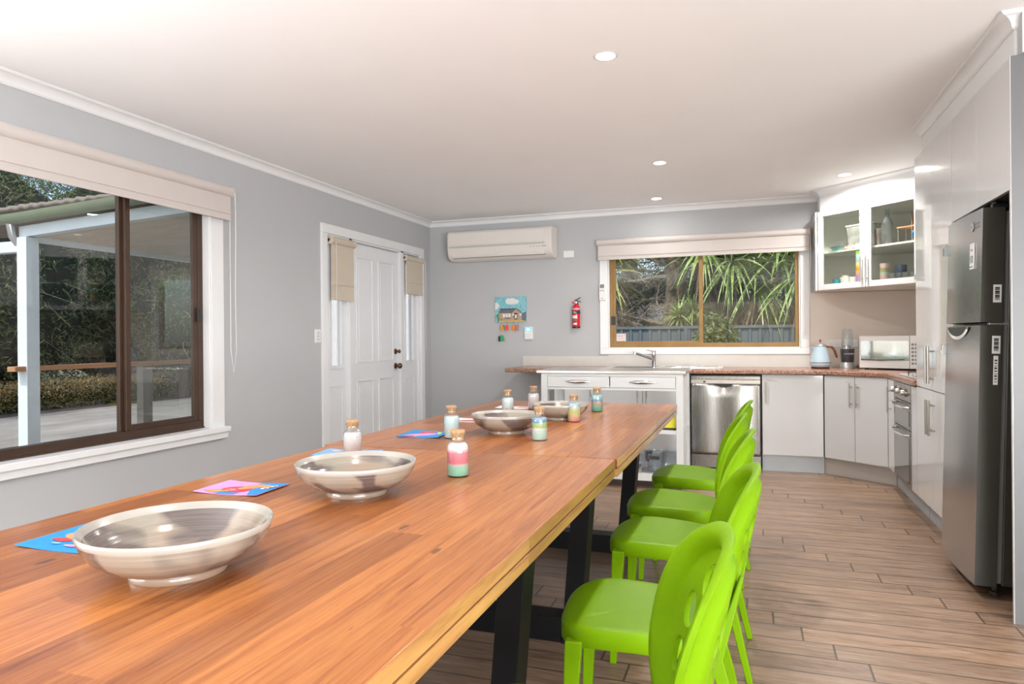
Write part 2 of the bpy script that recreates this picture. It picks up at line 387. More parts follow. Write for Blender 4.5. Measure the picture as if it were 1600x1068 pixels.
def text(name, s, size, loc, rot, m, parent, world=True, align='CENTER', sx=1.0):
    cu = bpy.data.curves.new(name, 'FONT'); cu.body = s; cu.size = size; cu.extrude = .0003; cu.align_x = align; cu.align_y = 'CENTER'; cu.space_character = 1.0
    cu.resolution_u = 2
    cu.materials.append(m)
    tmp = bpy.data.objects.new('tmp', cu); C.objects.link(tmp); bpy.context.view_layer.update()
    me = bpy.data.meshes.new_from_object(tmp.evaluated_get(bpy.context.evaluated_depsgraph_get())); bpy.data.objects.remove(tmp); me.name = name
    if not me.materials: me.materials.append(m)
    o = bpy.data.objects.new(name, me); C.objects.link(o); o.parent = parent
    p = Vector(loc) - (rootloc(parent) if world else Vector((0,0,0)))
    o.location = p; o.rotation_euler = rot; o.scale = (sx,1,1)
    return o
def dup(o, parent=None):
    c = o.copy(); C.objects.link(c)
    if parent is not None: c.parent = parent
    for ch in list(o.children): dup(ch, c)
    return c
def lab(o, s): o['label'] = s; return o

# ------------------------------------------------------------------ room shell
LX, BY, RXW = -3.46, 7.12, 1.65
CZ = 2.53
# left wall with window hole y 1.08..3.68 z .60..2.06 and door opening y 5.07..6.86 z 0..2.125
bm = bm_(); T = .14
wy0, wy1, wz0, wz1 = 1.08, 3.735, .60, 2.17
dy0, dy1, dz1 = 5.06, 6.87, 2.135
for a in ((-4.0,wy0,0,CZ+.1),(wy0,wy1,0,wz0),(wy0,wy1,wz1,CZ+.1),(wy1,dy0,0,CZ+.1),(dy0,dy1,dz1,CZ+.1),(dy1,BY+T,0,CZ+.1)):
    box(bm, LX-T, LX, a[0], a[1], a[2]-.0, a[3])
struct(obj('wall_left', bm, M['wall']))
bx0, bx1, bz0, bz1 = -1.41, .445, 1.085, 2.10
bm = bm_()
for a in ((LX,bx0,0,CZ+.1),(bx0,bx1,0,bz0),(bx0,bx1,bz1,CZ+.1),(bx1,RXW+T,0,CZ+.1)):
    box(bm, a[0], a[1], BY, BY+T, a[2], a[3])
struct(obj('wall_back', bm, M['wall']))
bm = bm_(); box(bm, RXW, RXW+T, 3.35, BY, 0, CZ+.1); box(bm, RXW+T, 4.3, 3.35, 3.35+T, 0, CZ+.1)
struct(obj('wall_right', bm, M['wall']))
bm = bm_(); box(bm, 4.3, 4.3+T, -4.0, 3.35+T, 0, CZ+.1)
struct(obj('wall_far_right', bm, M['wall']))
# rear wall with a wide sliding-door opening
bm = bm_()
for a in ((LX-T,-2.6,0,CZ+.1),(-2.6,3.4,2.15,CZ+.1),(3.4,4.3+T,0,CZ+.1)):
    box(bm, a[0], a[1], -4.0-T, -4.0, a[2], a[3])
struct(obj('wall_rear', bm, M['wall']))
bm = bm_()
for x in (-2.6,-.6,1.4,3.34): box(bm, x, x+.06, -4.08, -4.02, 0, 2.15)
box(bm, -2.6, 3.4, -4.08, -4.02, 0, .06); box(bm, -2.6, 3.4, -4.08, -4.02, 2.09, 2.15)
wr = struct(obj('window_3', bm, M['trim']))
bm = bm_(); box(bm, LX-T, 4.3+T, -4.0-T, BY+T, -.12, 0)
struct(obj('floor', bm, M['floor']))
bm = bm_(); box(bm, LX-.75, 4.9, -5.2, BY+.55, CZ+.1, CZ+.25); box(bm, LX+.001, 4.299, -3.999, BY-.001, CZ, CZ+.1)
struct(obj('ceiling', bm, M['ceiling']))

# cornices: coved profile swept along room edges
def cornice(bm, p0, p1, nrm, s=.062, m0=0, m1=0):
    """p0->p1 along wall; nrm points into the room; m0/m1 miter extension per unit of projection"""
    p0 = Vector((p0[0],p0[1],0)); p1 = Vector((p1[0],p1[1],0)); n = Vector((nrm[0],nrm[1],0)); d = (p1-p0).normalized()
    prof = [(0,0),(0,-s),(.006,-s),(.008,-s+.004)]
    for k in range(8):
        a = k/7*PI/2
        prof.append((s-.008-(s-.02)*math.cos(a)+.0, -s+.008+(s-.02)*math.sin(a)))
    prof += [(s-.004,-.006),(s,-.006),(s,0)]
    secs = []
    for P, mm, sg in ((p0,m0,1),(p1,m1,-1)):
        secs.append([P + n*q[0] + d*(sg*mm*q[0]) + Vector((0,0,CZ+q[1]-.0005)) for q in prof])
    loft(bm, secs)
def struct_cornice(name, *a, **k):
    bm = bm_(); cornice(bm, *a, **k); return struct(obj(name, bm, M['trim'], smooth=30))
struct_cornice('trim_1', (LX,-4.0), (LX,BY), (1,0), m0=1, m1=1)
dg0, dg1 = (.60,6.86), (1.28,6.20)      # bulkhead diagonal
dn = Vector((-(dg0[1]-dg1[1]), -(dg1[0]-dg0[0]))).normalized()
struct_cornice('trim_2', (LX,BY), (dg0[0],BY), (0,-1), m0=1, m1=1)
struct_cornice('trim_3', (dg0[0],BY), (dg0[0],dg0[1]), (-1,0), m0=1, m1=-.4)
struct_cornice('trim_4', dg0, dg1, dn, m0=-.4, m1=0)
# cabinet bulkheads
bm = bm_(); prism(bm, [(dg0[0],BY-.001),dg0,dg1,(1.28,5.06),(RXW-.001,5.06),(RXW-.001,BY-.001)], 2.325, CZ-.001)
struct(obj('trim_5', bm, M['trim']))
BKX = 1.045
bm = bm_(); box(bm, BKX, RXW-.001, 3.40, 5.04, 2.352, CZ-.001)
struct(obj('trim_6', bm, M['trim']))
struct_cornice('trim_7', (BKX,3.40), (BKX,5.04), (-1,0), m0=-1, m1=-1)
struct_cornice('trim_8', (BKX,3.40), (2.2,3.35), (0,-1), m0=-1, m1=0)
bm = bm_(); box(bm, 1.056, RXW+T, 3.345, 3.40, 2.352, CZ-.001)
struct(obj('trim_9', bm, M['wall']))
# baseboards on left and back walls
for nm, a in (('baseboard_left_1',(LX,LX+.015,-4.0,5.0,0,.09)),('baseboard_left_2',(LX,LX+.015,6.93,BY,0,.09)),('baseboard_back',(LX+.015,-1.86,BY-.015,BY,0,.09))):
    bm = bm_(); box(bm, *a); struct(obj(nm, bm, M['trim']))

# ------------------------------------------------------------------ left window
def casing(name, pts_boxes, m=M['trim'], bevel=.003):
    bm = bm_()
    for b in pts_boxes: box(bm, *b)
    return struct(obj(name, bm, m, bevel=bevel))
w1 = casing('window_1', [(LX,LX+.018,wy1-.01,wy1+.105,.585,2.15),(LX,LX+.018,wy0-.15,wy1+.105,2.1505,2.245),(LX,LX+.018,wy0-.15,wy0+.01,.585,2.15),
    (LX-.13,LX+.001,wy1-.012,wy1+.0,wz0,wz1),(LX-.13,LX+.001,wy0,wy0+.012,wz0,wz1),(LX-.13,LX+.001,wy0,wy1,wz1-.012,wz1)])
bm = bm_(); prism(bm, [(LX-.13,wy0-.001),(LX+.05,wy0-.16),(LX+.05,wy1+.13),(LX+.001,wy1+.13),(LX+.001,wy1),(LX-.13,wy1)], .575, .612)
box(bm, LX, LX+.03, wy0-.15, wy1+.125, .53, .58)
obj('window_sill', bm, M['trim'], w1, bevel=.004)
fx0, fx1 = LX-.115, LX-.055
bm = bm_()
box(bm, fx0, fx1, wy0+.012, wy1-.012, .612, .665); box(bm, fx0, fx1, wy0+.012, wy1-.012, 2.11, 2.158)
box(bm, fx0, fx1, wy1-.055, wy1-.012, .665, 2.11); box(bm, fx0, fx1, wy0+.012, wy0+.055, .665, 2.11)
box(bm, fx0, fx0+.03, 3.095, 3.13, .665, 2.11)
box(bm, fx1-.004, fx1+.008, wy0+.012, wy1-.012, .612, .622)
fr = obj('window_frame', bm, M['bronze'], w1, bevel=.002)
bm = bm_()
for a in ((3.115,3.15,.665,2.11),(wy1-.095,wy1-.055,.665,2.11),(3.15,wy1-.095,.665,.70),(3.15,wy1-.095,2.07,2.11)): box(bm, fx0+.032, fx1-.004, *a)
sash = obj('sliding_sash', bm, M['bronze'], w1, bevel=.002)
bm = bm_(); box(bm, fx1-.004, fx1+.018, wy1-.075, wy1-.05, 1.33, 1.42); obj('latch', bm, M['black'], sash, bevel=.002)
bm = bm_(); box(bm, fx0+.012, fx0+.016, wy0+.055, 3.095, .665, 2.11); obj('window_pane', bm, M['glass'], fr)
bm = bm_(); box(bm, fx0+.044, fx0+.048, 3.15, wy1-.095, .70, 2.07); obj('window_pane', bm, M['glasshaze'], sash)
def roller(label, axis, a0, a1, wallpos, ztop, zbot, m, rad=.03, sgn=1, depth=.0, chain=True, ends=True, fold=None, chainz=None, chainat=None):
    """roller blind: along axis between a0,a1 on wall position"""
    t = thing('roller_blind', label, 'blind', ((wallpos, (a0+a1)/2, zbot) if axis=='Y' else ((a0+a1)/2, wallpos, zbot)))
    def P(a, off, z): return (wallpos+sgn*off, a, z) if axis == 'Y' else (a, wallpos-sgn*off, z)
    def pb(bm, A0, A1, o0, o1, z0, z1):
        p = P(A0,o0,z0); q = P(A1,o1,z1)
        box(bm, min(p[0],q[0]), max(p[0],q[0]), min(p[1],q[1]), max(p[1],q[1]), z0, z1)
    bm = bm_(); n = 20; c = rad+.012
    secs = []
    for a in (a0+.004, a1-.004): secs.append([P(a, c+rad*math.cos(2*PI*k/n), ztop-rad+rad*math.sin(2*PI*k/n)) for k in range(n)])
    loft(bm, secs); obj('roller_tube', bm, m, t, smooth=40)
    bm = bm_(); yo = c+rad*.15
    pb(bm, a0+.01, a1-.01, yo-.0015, yo+.0015, zbot+.0, ztop-rad)
    obj('blind_fabric', bm, m, t)
    bm = bm_()
    if fold is None: fold = [zbot+.03]
    for z in fold: pb(bm, a0+.008, a1-.008, yo+.0015, yo+.009, z, z+.007)
    pb(bm, a0+.008, a1-.008, yo-.006, yo+.006, zbot-.004, zbot+.012)
    obj('hem_bar', bm, m, t, bevel=.002)
    for a in (a0, a1-.004):
        bm = bm_(); secs = [[P(a+q_, c+(rad+.003)*math.cos(2*PI*k/20), ztop-rad+(rad+.003)*math.sin(2*PI*k/20)) for k in range(20)] for q_ in (0,.004)]
        loft(bm, secs); pb(bm, a, a+.003, 0, c, ztop-rad-.012, ztop-rad+.012); obj('bracket', bm, m, t)
    if chain:
        bm = bm_(); ac = chainat if chainat is not None else a1+.004
        p = [P(ac, c+rad*.9, ztop-rad)] + [P(ac+.004*math.sin(k), c+rad*.9, ztop-rad-(ztop-rad-chainz)*k/8) for k in range(1,8)]
        p += [P(ac, c+.01, chainz)] + [P(ac-.002, c-.012, chainz+(ztop-rad-chainz)*k/8) for k in range(1,9)]
        tube(bm, p, .0022, 5); obj('bead_chain', bm, M['white'], t)
    return t
roller('long pink-beige roller blind rolled up above the big left window', 'Y', wy0-.16, wy1+.125, LX+.018, 2.262, 2.03, M['blind'], .036, fold=[2.07], chainz=.98)

# ------------------------------------------------------------------ entry door with sidelights
d1 = casing('door_1', [(LX,LX+.022,4.995,5.075,0,2.1195),(LX,LX+.022,6.85,6.925,0,2.1195),(LX,LX+.022,4.995,6.925,2.12,2.20)])
bm = bm_()
for a in ((5.06,5.10,0,2.135),(5.44,5.49,0,2.135),(6.41,6.48,0,2.135),(6.83,6.87,0,2.135)): box(bm, LX-.13, LX+.004, *a)
box(bm, LX-.13, LX+.004, 5.10, 6.83, 2.105, 2.135)
obj('door_frame', bm, M['door'], d1, bevel=.003)
def panel_face(bm, x, y0, y1, z0, z1, recs, mi=0):
    """flat slab with raised mouldings around recessed rectangles, room side at +x"""
    box(bm, x-.036, x, y0, y1, z0, z1)
    for (a,b,c,d) in recs:
        w = .016
        for q in ((a,b,c,c+w),(a,b,d-w,d),(a,a+w,c+w,d-w),(b-w,b,c+w,d-w)): box(bm, x-.001, x+.009, *q)
        box(bm, x-.001, x+.004, a+.045, b-.045, c+.045, d-.045)
bm = bm_()
rec = []
for (a,b) in ((5.60,5.90),(6.00,6.30)): rec += [(a,b,.98,1.98),(a,b,.22,.82)]
panel_face(bm, LX-.03, 5.495, 6.405, .012, 2.10, rec)
leaf = obj('door_leaf', bm, M['door'], d1, bevel=.003)
def knobset(z, rosette, r, name, lbl):
    bm = bm_(); c = (LX-.03, 6.345, z)
    lathe(bm, [(0,0),(rosette,0),(rosette,.006),(rosette*.8,.011),(.011,.014),(.010,.03)] + [(r*math.sin(a), .03+r*.75*(1-math.cos(a))) for a in [R(25+k*155/9) for k in range(10)]], c, 24, axis='X')
    o = obj(name, bm, M['knob'], leaf, smooth=50); o['label'] = lbl
knobset(.925, .032, .030, 'door_knob', 'dark copper door knob'); knobset(1.075, .030, .020, 'deadbolt', 'round dark copper deadbolt')
for z in (.35,1.05,1.80):
    bm = bm_(); tube(bm, [(LX-.028,5.493,z-.05),(LX-.028,5.493,z+.05)], .006, 8); obj('hinge', bm, M['handle'], leaf)
# frosted glass material for sidelights
m = bpy.data.materials.new('frosted_glass'); m.use_nodes = True; nt = m.node_tree; b = nt.nodes['Principled BSDF']
tr = nt.nodes.new('ShaderNodeBsdfTranslucent'); tr.inputs[0].default_value = (.93,.95,.96,1); mx = nt.nodes.new('ShaderNodeMixShader'); mx.inputs[0].default_value = .25
tp = nt.nodes.new('ShaderNodeBsdfTransparent'); nz = nt.nodes.new('ShaderNodeTexNoise'); nz.inputs['Scale'].default_value = 60
nt.links.new(tp.outputs[0], mx.inputs[1]); nt.links.new(tr.outputs[0], mx.inputs[2]); nt.links.new(mx.outputs[0], nt.nodes['Material Output'].inputs[0]); M['frost'] = m
for (a,b2) in ((5.10,5.44),(6.48,6.83)):
    bm = bm_(); x = LX-.03
    ga, gb, gz0, gz1 = a+.09, b2-.09, .97, 2.0
    for q in ((a,b2,.0,gz0-.02),(a,b2,gz1+.02,2.105),(a,ga-.02,gz0-.02,gz1+.02),(gb+.02,b2,gz0-.02,gz1+.02)): box(bm, x-.036, x, *q)
    for q in ((ga-.03,gb+.03,gz0-.03,gz0),(ga-.03,gb+.03,gz1,gz1+.03),(ga-.03,ga,gz0,gz1),(gb,gb+.03,gz0,gz1)): box(bm, x-.02, x+.008, *q)
    for q in ((a+.07,b2-.07,.20,.214),(a+.07,b2-.07,.78,.794),(a+.07,a+.084,.214,.78),(b2-.084,b2-.07,.214,.78)): box(bm, x-.001, x+.008, *q)
    sl = obj('sidelight', bm, M['door'], d1, bevel=.002)
    bm = bm_(); box(bm, x-.022, x-.016, ga-.01, gb+.01, gz0-.01, gz1+.01); obj('window_pane', bm, M['frost'], sl)
roller('taller sand-coloured roller blind half down over the sidelight left of the door', 'Y', 5.10, 5.475, LX-.02, 2.10, 1.55, M['blind2'], .034, fold=[1.68], chainz=.95, chainat=5.15)
roller('smaller sand-coloured roller blind over the narrow sidelight right of the door', 'Y', 6.48, 6.88, LX-.02, 2.09, 1.68, M['blind2'], .030, fold=[1.80], chainz=.97, chainat=6.90)
# light switch left of the door
t = thing('light_switch', 'white three-gang light switch on the wall just left of the entry door', 'light switch', (LX,4.955,1.235))
bm = bm_(); box(bm, LX, LX+.009, 4.905, 4.985, 1.175, 1.29); obj('switch_plate', bm, M['white'], t, bevel=.003)
for z in (1.205,1.232,1.259):
    bm = bm_(); box(bm, LX+.009, LX+.014, 4.935, 4.955, z-.008, z+.008); obj('rocker', bm, M['acgrey'], t, bevel=.001)

# ------------------------------------------------------------------ back window
w2 = casing('window_2', [(bx0-.085,bx0+.0,BY-.02,BY,bz0+.0005,2.0995),(bx1,bx1+.08,BY-.02,BY,bz0+.0005,2.0995),(bx0-.085,bx1+.08,BY-.02,BY,1.025,bz0),(bx0-.085,bx1+.08,BY-.02,BY,2.10,2.17),
    (bx0,bx0+.012,BY-.001,BY+.13,bz0,bz1),(bx1-.012,bx1,BY-.001,BY+.13,bz0,bz1),(bx0,bx1,BY-.001,BY+.13,bz0,bz0+.01),(bx0,bx1,BY-.001,BY+.13,bz1-.01,bz1)])
g0, g1 = BY+.03, BY+.085
bm = bm_()
for a in ((bx0+.012,bx1-.012,bz0+.01,bz0+.055),(bx0+.012,bx1-.012,bz1-.05,bz1-.01),(bx0+.012,bx0+.045,bz0+.055,bz1-.05),(bx1-.045,bx1-.012,bz0+.055,bz1-.05)): box(bm, a[0], a[1], g0, g1, a[2], a[3])
box(bm, -.485, -.46, g0+.028, g1, bz0+.055, bz1-.05)
fr = obj('window_frame', bm, M['gold'], w2, bevel=.002)
bm = bm_()
for a in ((-.495,-.455,bz0+.05,bz1-.05),(bx0+.045,bx0+.075,bz0+.05,bz1-.05),(bx0+.075,-.495,bz0+.05,bz0+.075),(bx0+.075,-.495,bz1-.075,bz1-.05)): box(bm, a[0], a[1], g0+.002, g0+.026, a[2], a[3])
sash = obj('sliding_sash', bm, M['gold'], w2, bevel=.002)
bm = bm_(); box(bm, bx0+.028, bx0+.07, g0-.014, g0+.004, 1.33, 1.42); obj('latch', bm, M['black'], sash, bevel=.002)
bm = bm_(); box(bm, bx0+.07, -.49, g0+.012, g0+.016, bz0+.07, bz1-.07); obj('window_pane', bm, M['glass'], sash)
bm = bm_(); box(bm, -.46, bx1-.045, g0+.036, g0+.040, bz0+.055, bz1-.05); obj('window_pane', bm, M['glass'], fr)
roller('pink-beige roller blind rolled up above the kitchen sink window', 'X', bx0-.10, bx1+.085, BY-.02, 2.215, 2.005, M['blind'], .032, fold=[2.04], chainz=1.33, chainat=bx1+.083)
t = thing('security_sticker', 'white security sticker with red lettering in the corner of the sink window', 'sticker', (bx0+.13,g0+.010,1.17))
bm = bm_(); box(bm, bx0+.078, bx0+.175, g0+.0105, g0+.0118, 1.145, 1.238); obj('sticker_sheet', bm, M['paperwhite'], t)
text('lettering', 'SKAT', .040, (bx0+.127,g0+.010,1.214), (PI/2,0,0), M['redtext'], t, sx=.92)
text('lettering', 'SECURITY', .020, (bx0+.127,g0+.010,1.184), (PI/2,0,0), M['redtext'], t, sx=.85)
text('lettering', '6331 1000', .019, (bx0+.127,g0+.010,1.160), (PI/2,0,0), M['redtext'], t, sx=.85)

# ------------------------------------------------------------------ things on the back wall
t = thing('air_conditioner', 'cream split-system air conditioner mounted high on the back wall', 'air conditioner', (-2.53,BY,2.05))
ax0, ax1 = -3.145, -1.955
def acsec(x):
    pr = [(BY,2.05),(BY-.12,2.05),(BY-.19,2.085),(BY-.215,2.13),(BY-.225,2.20),(BY-.222,2.34),(BY-.20,2.37),(BY,2.375)]
    return [(x,p[0],p[1]) for p in pr]
bm = bm_(); loft(bm, [acsec(ax0), acsec(ax1)]); obj('casing', bm, M['acwhite'], t, bevel=.012, seg=3)
bm = bm_(); box(bm, ax0+.02, ax1-.075, BY-.230, BY-.221, 2.215, 2.345); obj('front_panel', bm, M['acwhite'], t, bevel=.004)
bm = bm_(); box(bm, ax0+.02, ax1-.075, BY-.231, BY-.222, 2.187, 2.206); o = obj('accent_strip', bm, M['acgrey'], t, bevel=.002); o['label'] = 'grey-green strip'
bm = bm_(); obox(bm, -2.56, BY-.209, 2.103, 1.04, .004, .052, rx(R(-27))); obj('louvre', bm, M['acwhite'], t, bevel=.001)
bm = bm_(); obox(bm, -2.56, BY-.206, 2.131, 1.06, .004, .004, rx(R(-27))); obox(bm, -2.56, BY-.185, 2.078, 1.06, .004, .004, rx(R(-27))); o = obj('louvre_gap', bm, M['greyink'], t)
for k in range(5):
    bm = bm_(); box(bm, -2.19+k*.032, -2.178+k*.032+(.035 if k == 4 else 0), BY-.228, BY-.222, 2.160, 2.166); obj('indicator', bm, M['greyink'], t)
t = thing('switch_plate', 'small blank white plate on the back wall right of the air conditioner', 'wall plate', (-1.83,BY,2.05))
bm = bm_(); box(bm, -1.885, -1.77, BY-.012, BY, 2.052, 2.125); obj('plate', bm, M['white'], t, bevel=.003)
# remote on window trim
t = thing('remote_control', 'white remote control in a holder on the edge of the sink window', 'remote control', (-1.465,BY-.02,1.585))
bm = bm_(); box(bm, -1.497, -1.432, BY-.045, BY-.02, 1.585, 1.765); body = obj('body', bm, M['white'], t, bevel=.006)
bm = bm_(); box(bm, -1.486, -1.443, BY-.047, BY-.0445, 1.715, 1.752); o = obj('screen', bm, M['greyink'], t); o['label'] = 'grey-green display'
for k in range(3):
    bm = bm_(); box(bm, -1.487+k*.016, -1.477+k*.016, BY-.048, BY-.045, 1.68+(.008 if k==1 else 0), 1.69+(.008 if k==1 else 0)); obj('button', bm, M['greyink'], t)
bm = bm_(); box(bm, -1.475, -1.455, BY-.048, BY-.045, 1.602, 1.609); obj('button', bm, M['greyink'], t)
# fire extinguisher
ex = (-1.74,BY-.055)
t = thing('fire_extinguisher', 'small red fire extinguisher with black band hanging on the back wall', 'fire extinguisher', (ex[0],ex[1],1.30))
bm = bm_(); lathe(bm, [(0,1.30),(.038,1.30),(.041,1.306),(.041,1.50),(.038,1.522),(.028,1.54),(.014,1.552),(.013,1.56),(0,1.56)], (ex[0],ex[1],0), 32); cyl = obj('cylinder', bm, M['red'], t, smooth=50)
bm = bm_(); lathe(bm, [(.0412,1.30),(.0418,1.302),(.0418,1.318),(.0412,1.319)], (ex[0],ex[1],0), 32); obj('base_band', bm, M['black'], t, smooth=50)
bm = bm_(); lathe(bm, [(.0412,1.492),(.0416,1.493),(.0416,1.51),(.041,1.511)], (ex[0],ex[1],0), 32); obj('label_band', bm, M['pink'], t, smooth=50)
bm = bm_(); lathe(bm, [(.0412,1.450),(.0417,1.451),(.0417,1.486),(.0412,1.487)], (ex[0],ex[1],0), 32); obj('label_band', bm, M['ink'], t, smooth=50)
bm = bm_()
def curved(bm, z0, z1, a0, a1, r=.0417, mi=0):
    n = 8; A = [bm.verts.new((ex[0]+r*math.sin(a0+(a1-a0)*k/n), ex[1]-r*math.cos(a0+(a1-a0)*k/n), z0)) for k in range(n+1)]
    B = [bm.verts.new((v.co.x, v.co.y, z1)) for v in A]
    for k in range(n): bm.faces.new((A[k],A[k+1],B[k+1],B[k])).material_index = mi
curved(bm, 1.402, 1.434, -.9, .5); curved(bm, 1.336, 1.356, -.6, .4); curved(bm, 1.372, 1.394, -.7, .35, mi=1)
curved(bm, 1.471, 1.476, -.6, 0, .0420); curved(bm, 1.458, 1.463, -.6, .3, .0420)
obj('label_sticker', bm, [M['paperwhite'], M['ink']], t)
text('lettering', '1.5', .02, (ex[0]-.008,ex[1]-.0428,1.383), (PI/2,0,0), M['paperwhite'], t)
bm = bm_(); lathe(bm, [(0,1.555),(.013,1.555),(.013,1.585),(0,1.585)], (ex[0],ex[1],0), 16); tube(bm, [(ex[0]-.01,ex[1]-.012,1.572),(ex[0]-.022,ex[1]-.02,1.572)], .011, 12); obj('valve', bm, M['silver'], t, smooth=40)
bm = bm_(); obox(bm, ex[0]+.018, ex[1], 1.604, .07, .014, .008, ry(R(-32))); obox(bm, ex[0]+.022, ex[1], 1.583, .062, .014, .008, ry(R(14))); obox(bm, ex[0], ex[1], 1.588, .02, .018, .022); obj('lever', bm, M['black'], t, bevel=.002)
bm = bm_(); lathe(bm, [(0,0),(.011,0),(.011,.006),(0,.006)], (ex[0]-.03,ex[1]-.02,1.572), 14, axis='Y'); obj('gauge', bm, M['red'], t)
bm = bm_(); box(bm, ex[0]-.012, ex[0]+.012, BY-.018, BY, 1.33, 1.57); obj('bracket', bm, M['black'], t)
# mosaic key holder
hx0, hx1, hz0, hz1 = -2.665, -2.305, 1.375, 1.655
t = thing('key_holder', 'mosaic key holder picturing a house under a teal sky on back wall', 'key holder', ((hx0+hx1)/2,BY,hz0))
mb = [mosaic_sky_mat(), M['paperwhite'], M['ink'], M['brick'], mat('mosaic_slate',(.14,.14,.18),.4,var=.5,scale=160), mat('mosaic_ochre',(.62,.42,.07),.4,var=.2,scale=90), mat('mosaic_green',(.10,.26,.08),.4,var=.3,scale=90)]
bm = bm_(); yb = BY-.018
box(bm, hx0, hx1, yb, BY, hz0, hz1, 0)
def hp(bm, pts, mi, lift=.0012):
    """picture polygon in 0..1 panel coordinates"""
    a = [bm.verts.new((hx0+(hx1-hx0)*u, yb-lift, hz0+(hz1-hz0)*v)) for u, v in pts]; bm.faces.new(a).material_index = mi
def blob(bm, cu, cv, ru, rv, mi, lift=.0012, n=18, wob=.0):
    hp(bm, [(cu+ru*math.cos(2*PI*k/n)*(1+wob*math.sin(k*2.4)), cv+rv*math.sin(2*PI*k/n)*(1+wob*math.sin(k*2.4))) for k in range(n)], mi, lift)
blob(bm, .44, .82, .10, .12, 1); blob(bm, .56, .82, .13, .13, 1, .0014); blob(bm, .68, .80, .09, .09, 1, .0016)
hp(bm, [(0,.50),(.04,.50),(.10,.56),(.15,.64),(.11,.74),(.05,.78),(0,.77)], 1)
hp(bm, [(.12,.07),(.85,.07),(.85,.34),(.68,.55),(.52,.38),(.12,.38)], 3, .0014)
hp(bm, [(.10,.36),(.17,.53),(.62,.53),(.52,.36)], 4, .0018)
hp(bm, [(.16,.50),(.17,.535),(.65,.535),(.63,.50)], 2, .0022)
hp(bm, [(.50,.36),(.67,.56),(.88,.37),(.86,.35),(.67,.525),(.52,.35)], 2, .0026)
hp(bm, [(.86,.06),(1.0,.06),(1.0,.42),(.86,.33)], 4, .0016)
for u in (.25,.34,.43): hp(bm, [(u,.19),(u+.07,.19),(u+.07,.33),(u,.33)], 1, .0020)
for u in (.56,.79): hp(bm, [(u,.25),(u+.05,.25),(u+.05,.33),(u,.33)], 1, .0020)
hp(bm, [(.31,.15),(.50,.15),(.50,.18),(.31,.18)], 2, .0022); hp(bm, [(.23,.34),(.50,.34),(.50,.36),(.23,.36)], 5, .0024)
hp(bm, [(.62,.11),(.72,.11),(.72,.36),(.62,.36)], 2, .0022); hp(bm, [(.64,.15),(.70,.15),(.70,.30),(.64,.30)], 1, .0026)
hp(bm, [(.10,.02),(.95,.02),(.95,.07),(.12,.07)], 5, .0028)
hp(bm, [(.03,.26),(.10,.36),(.14,.30),(.09,.17)], 6, .0022); hp(bm, [(.09,.0),(.12,.0),(.12,.2),(.10,.2)], 2, .0022)
blob(bm, .60, .22, .02, .04, 6, .0026); blob(bm, .20,.10,.03,.03,6,.003)
obj('mosaic_panel', bm, mb, t, recalc=False)
hooks = [-2.578,-2.523,-2.443,-2.385]
for x in hooks:
    bm = bm_(); tube(bm, [(x,yb+.002,1.385),(x,yb-.010,1.374),(x,yb-.016,1.368),(x,yb-.020,1.374)], .0018, 6); obj('hook', bm, M['silver'], t)
def key_tag(x, z, m, label, l=.05, w=.022, tilt=0, keys=0, kind='key_tag'):
    t = thing(kind, label, 'key tag', (x,BY-.030,z), 0)
    bm = bm_(); pts = [(-w/2,-l),(w/2,-l),(w/2,-.012),(.004,0),(-.004,0),(-w/2,-.012)]
    a = [bm.verts.new((p[0],-.002,p[1])) for p in pts]; b = [bm.verts.new((p[0],.002,p[1])) for p in pts]
    bm.faces.new(a); bm.faces.new(b[::-1])
    for i in range(6): bm.faces.new((a[i],b[i],b[(i+1)%6],a[(i+1)%6]))
    o = obj('fob', bm, m, t, world=False, bevel=.001)
    bm = bm_(); tube(bm, [(.008*math.sin(2*PI*k/14), -.001, .008+.009*math.cos(2*PI*k/14)) for k in range(15)], .0011, 5, cap=False); obj('ring', bm, M['silver'], t, world=False)
    for k in range(keys):
        bm = bm_(); obox(bm, .012+k*.006, .005, -.012, .014, .0015, .014); obox(bm, .012+k*.006, .005, -.034, .006, .0015, .032); obj('key', bm, M['handle'], t, world=False)
    t.rotation_euler = (0, tilt, 0); t.scale = (1.35,1.35,1.35)
    return t
key_tag(-2.583, 1.352, mat('amber_fob',(.72,.33,.03),.4), 'amber key tag with brass keys on the first hook', keys=2, tilt=.08)
key_tag(-2.523, 1.352, mat('redorange_fob',(.80,.10,.03),.4), 'bright red-orange key tag on the second hook', w=.028)
key_tag(-2.445, 1.352, mat('orange_fob',(.85,.24,.01),.4), 'orange key tag on the third hook', w=.024)
key_tag(-2.398, 1.350, mat('mauve_fob',(.42,.18,.24),.4), 'mauve key tag with keys on the last hook', keys=1, tilt=.2)
t = key_tag(-2.590, 1.235, mat('green_fob',(.02,.36,.13),.4), 'green and black key fobs hanging lowest on a chain', w=.03, keys=1, tilt=-.2)
bm = bm_(); obox(bm, -.022, 0, -.025, .016, .008, .045, ry(R(15))); obj('car_fob', bm, M['black'], t, world=False, bevel=.003)
bm = bm_(); tube(bm, [(0,0,.016),(.006,0,.06),(.004,0,.11)], .0012, 5); obj('chain', bm, M['silver'], t, world=False)
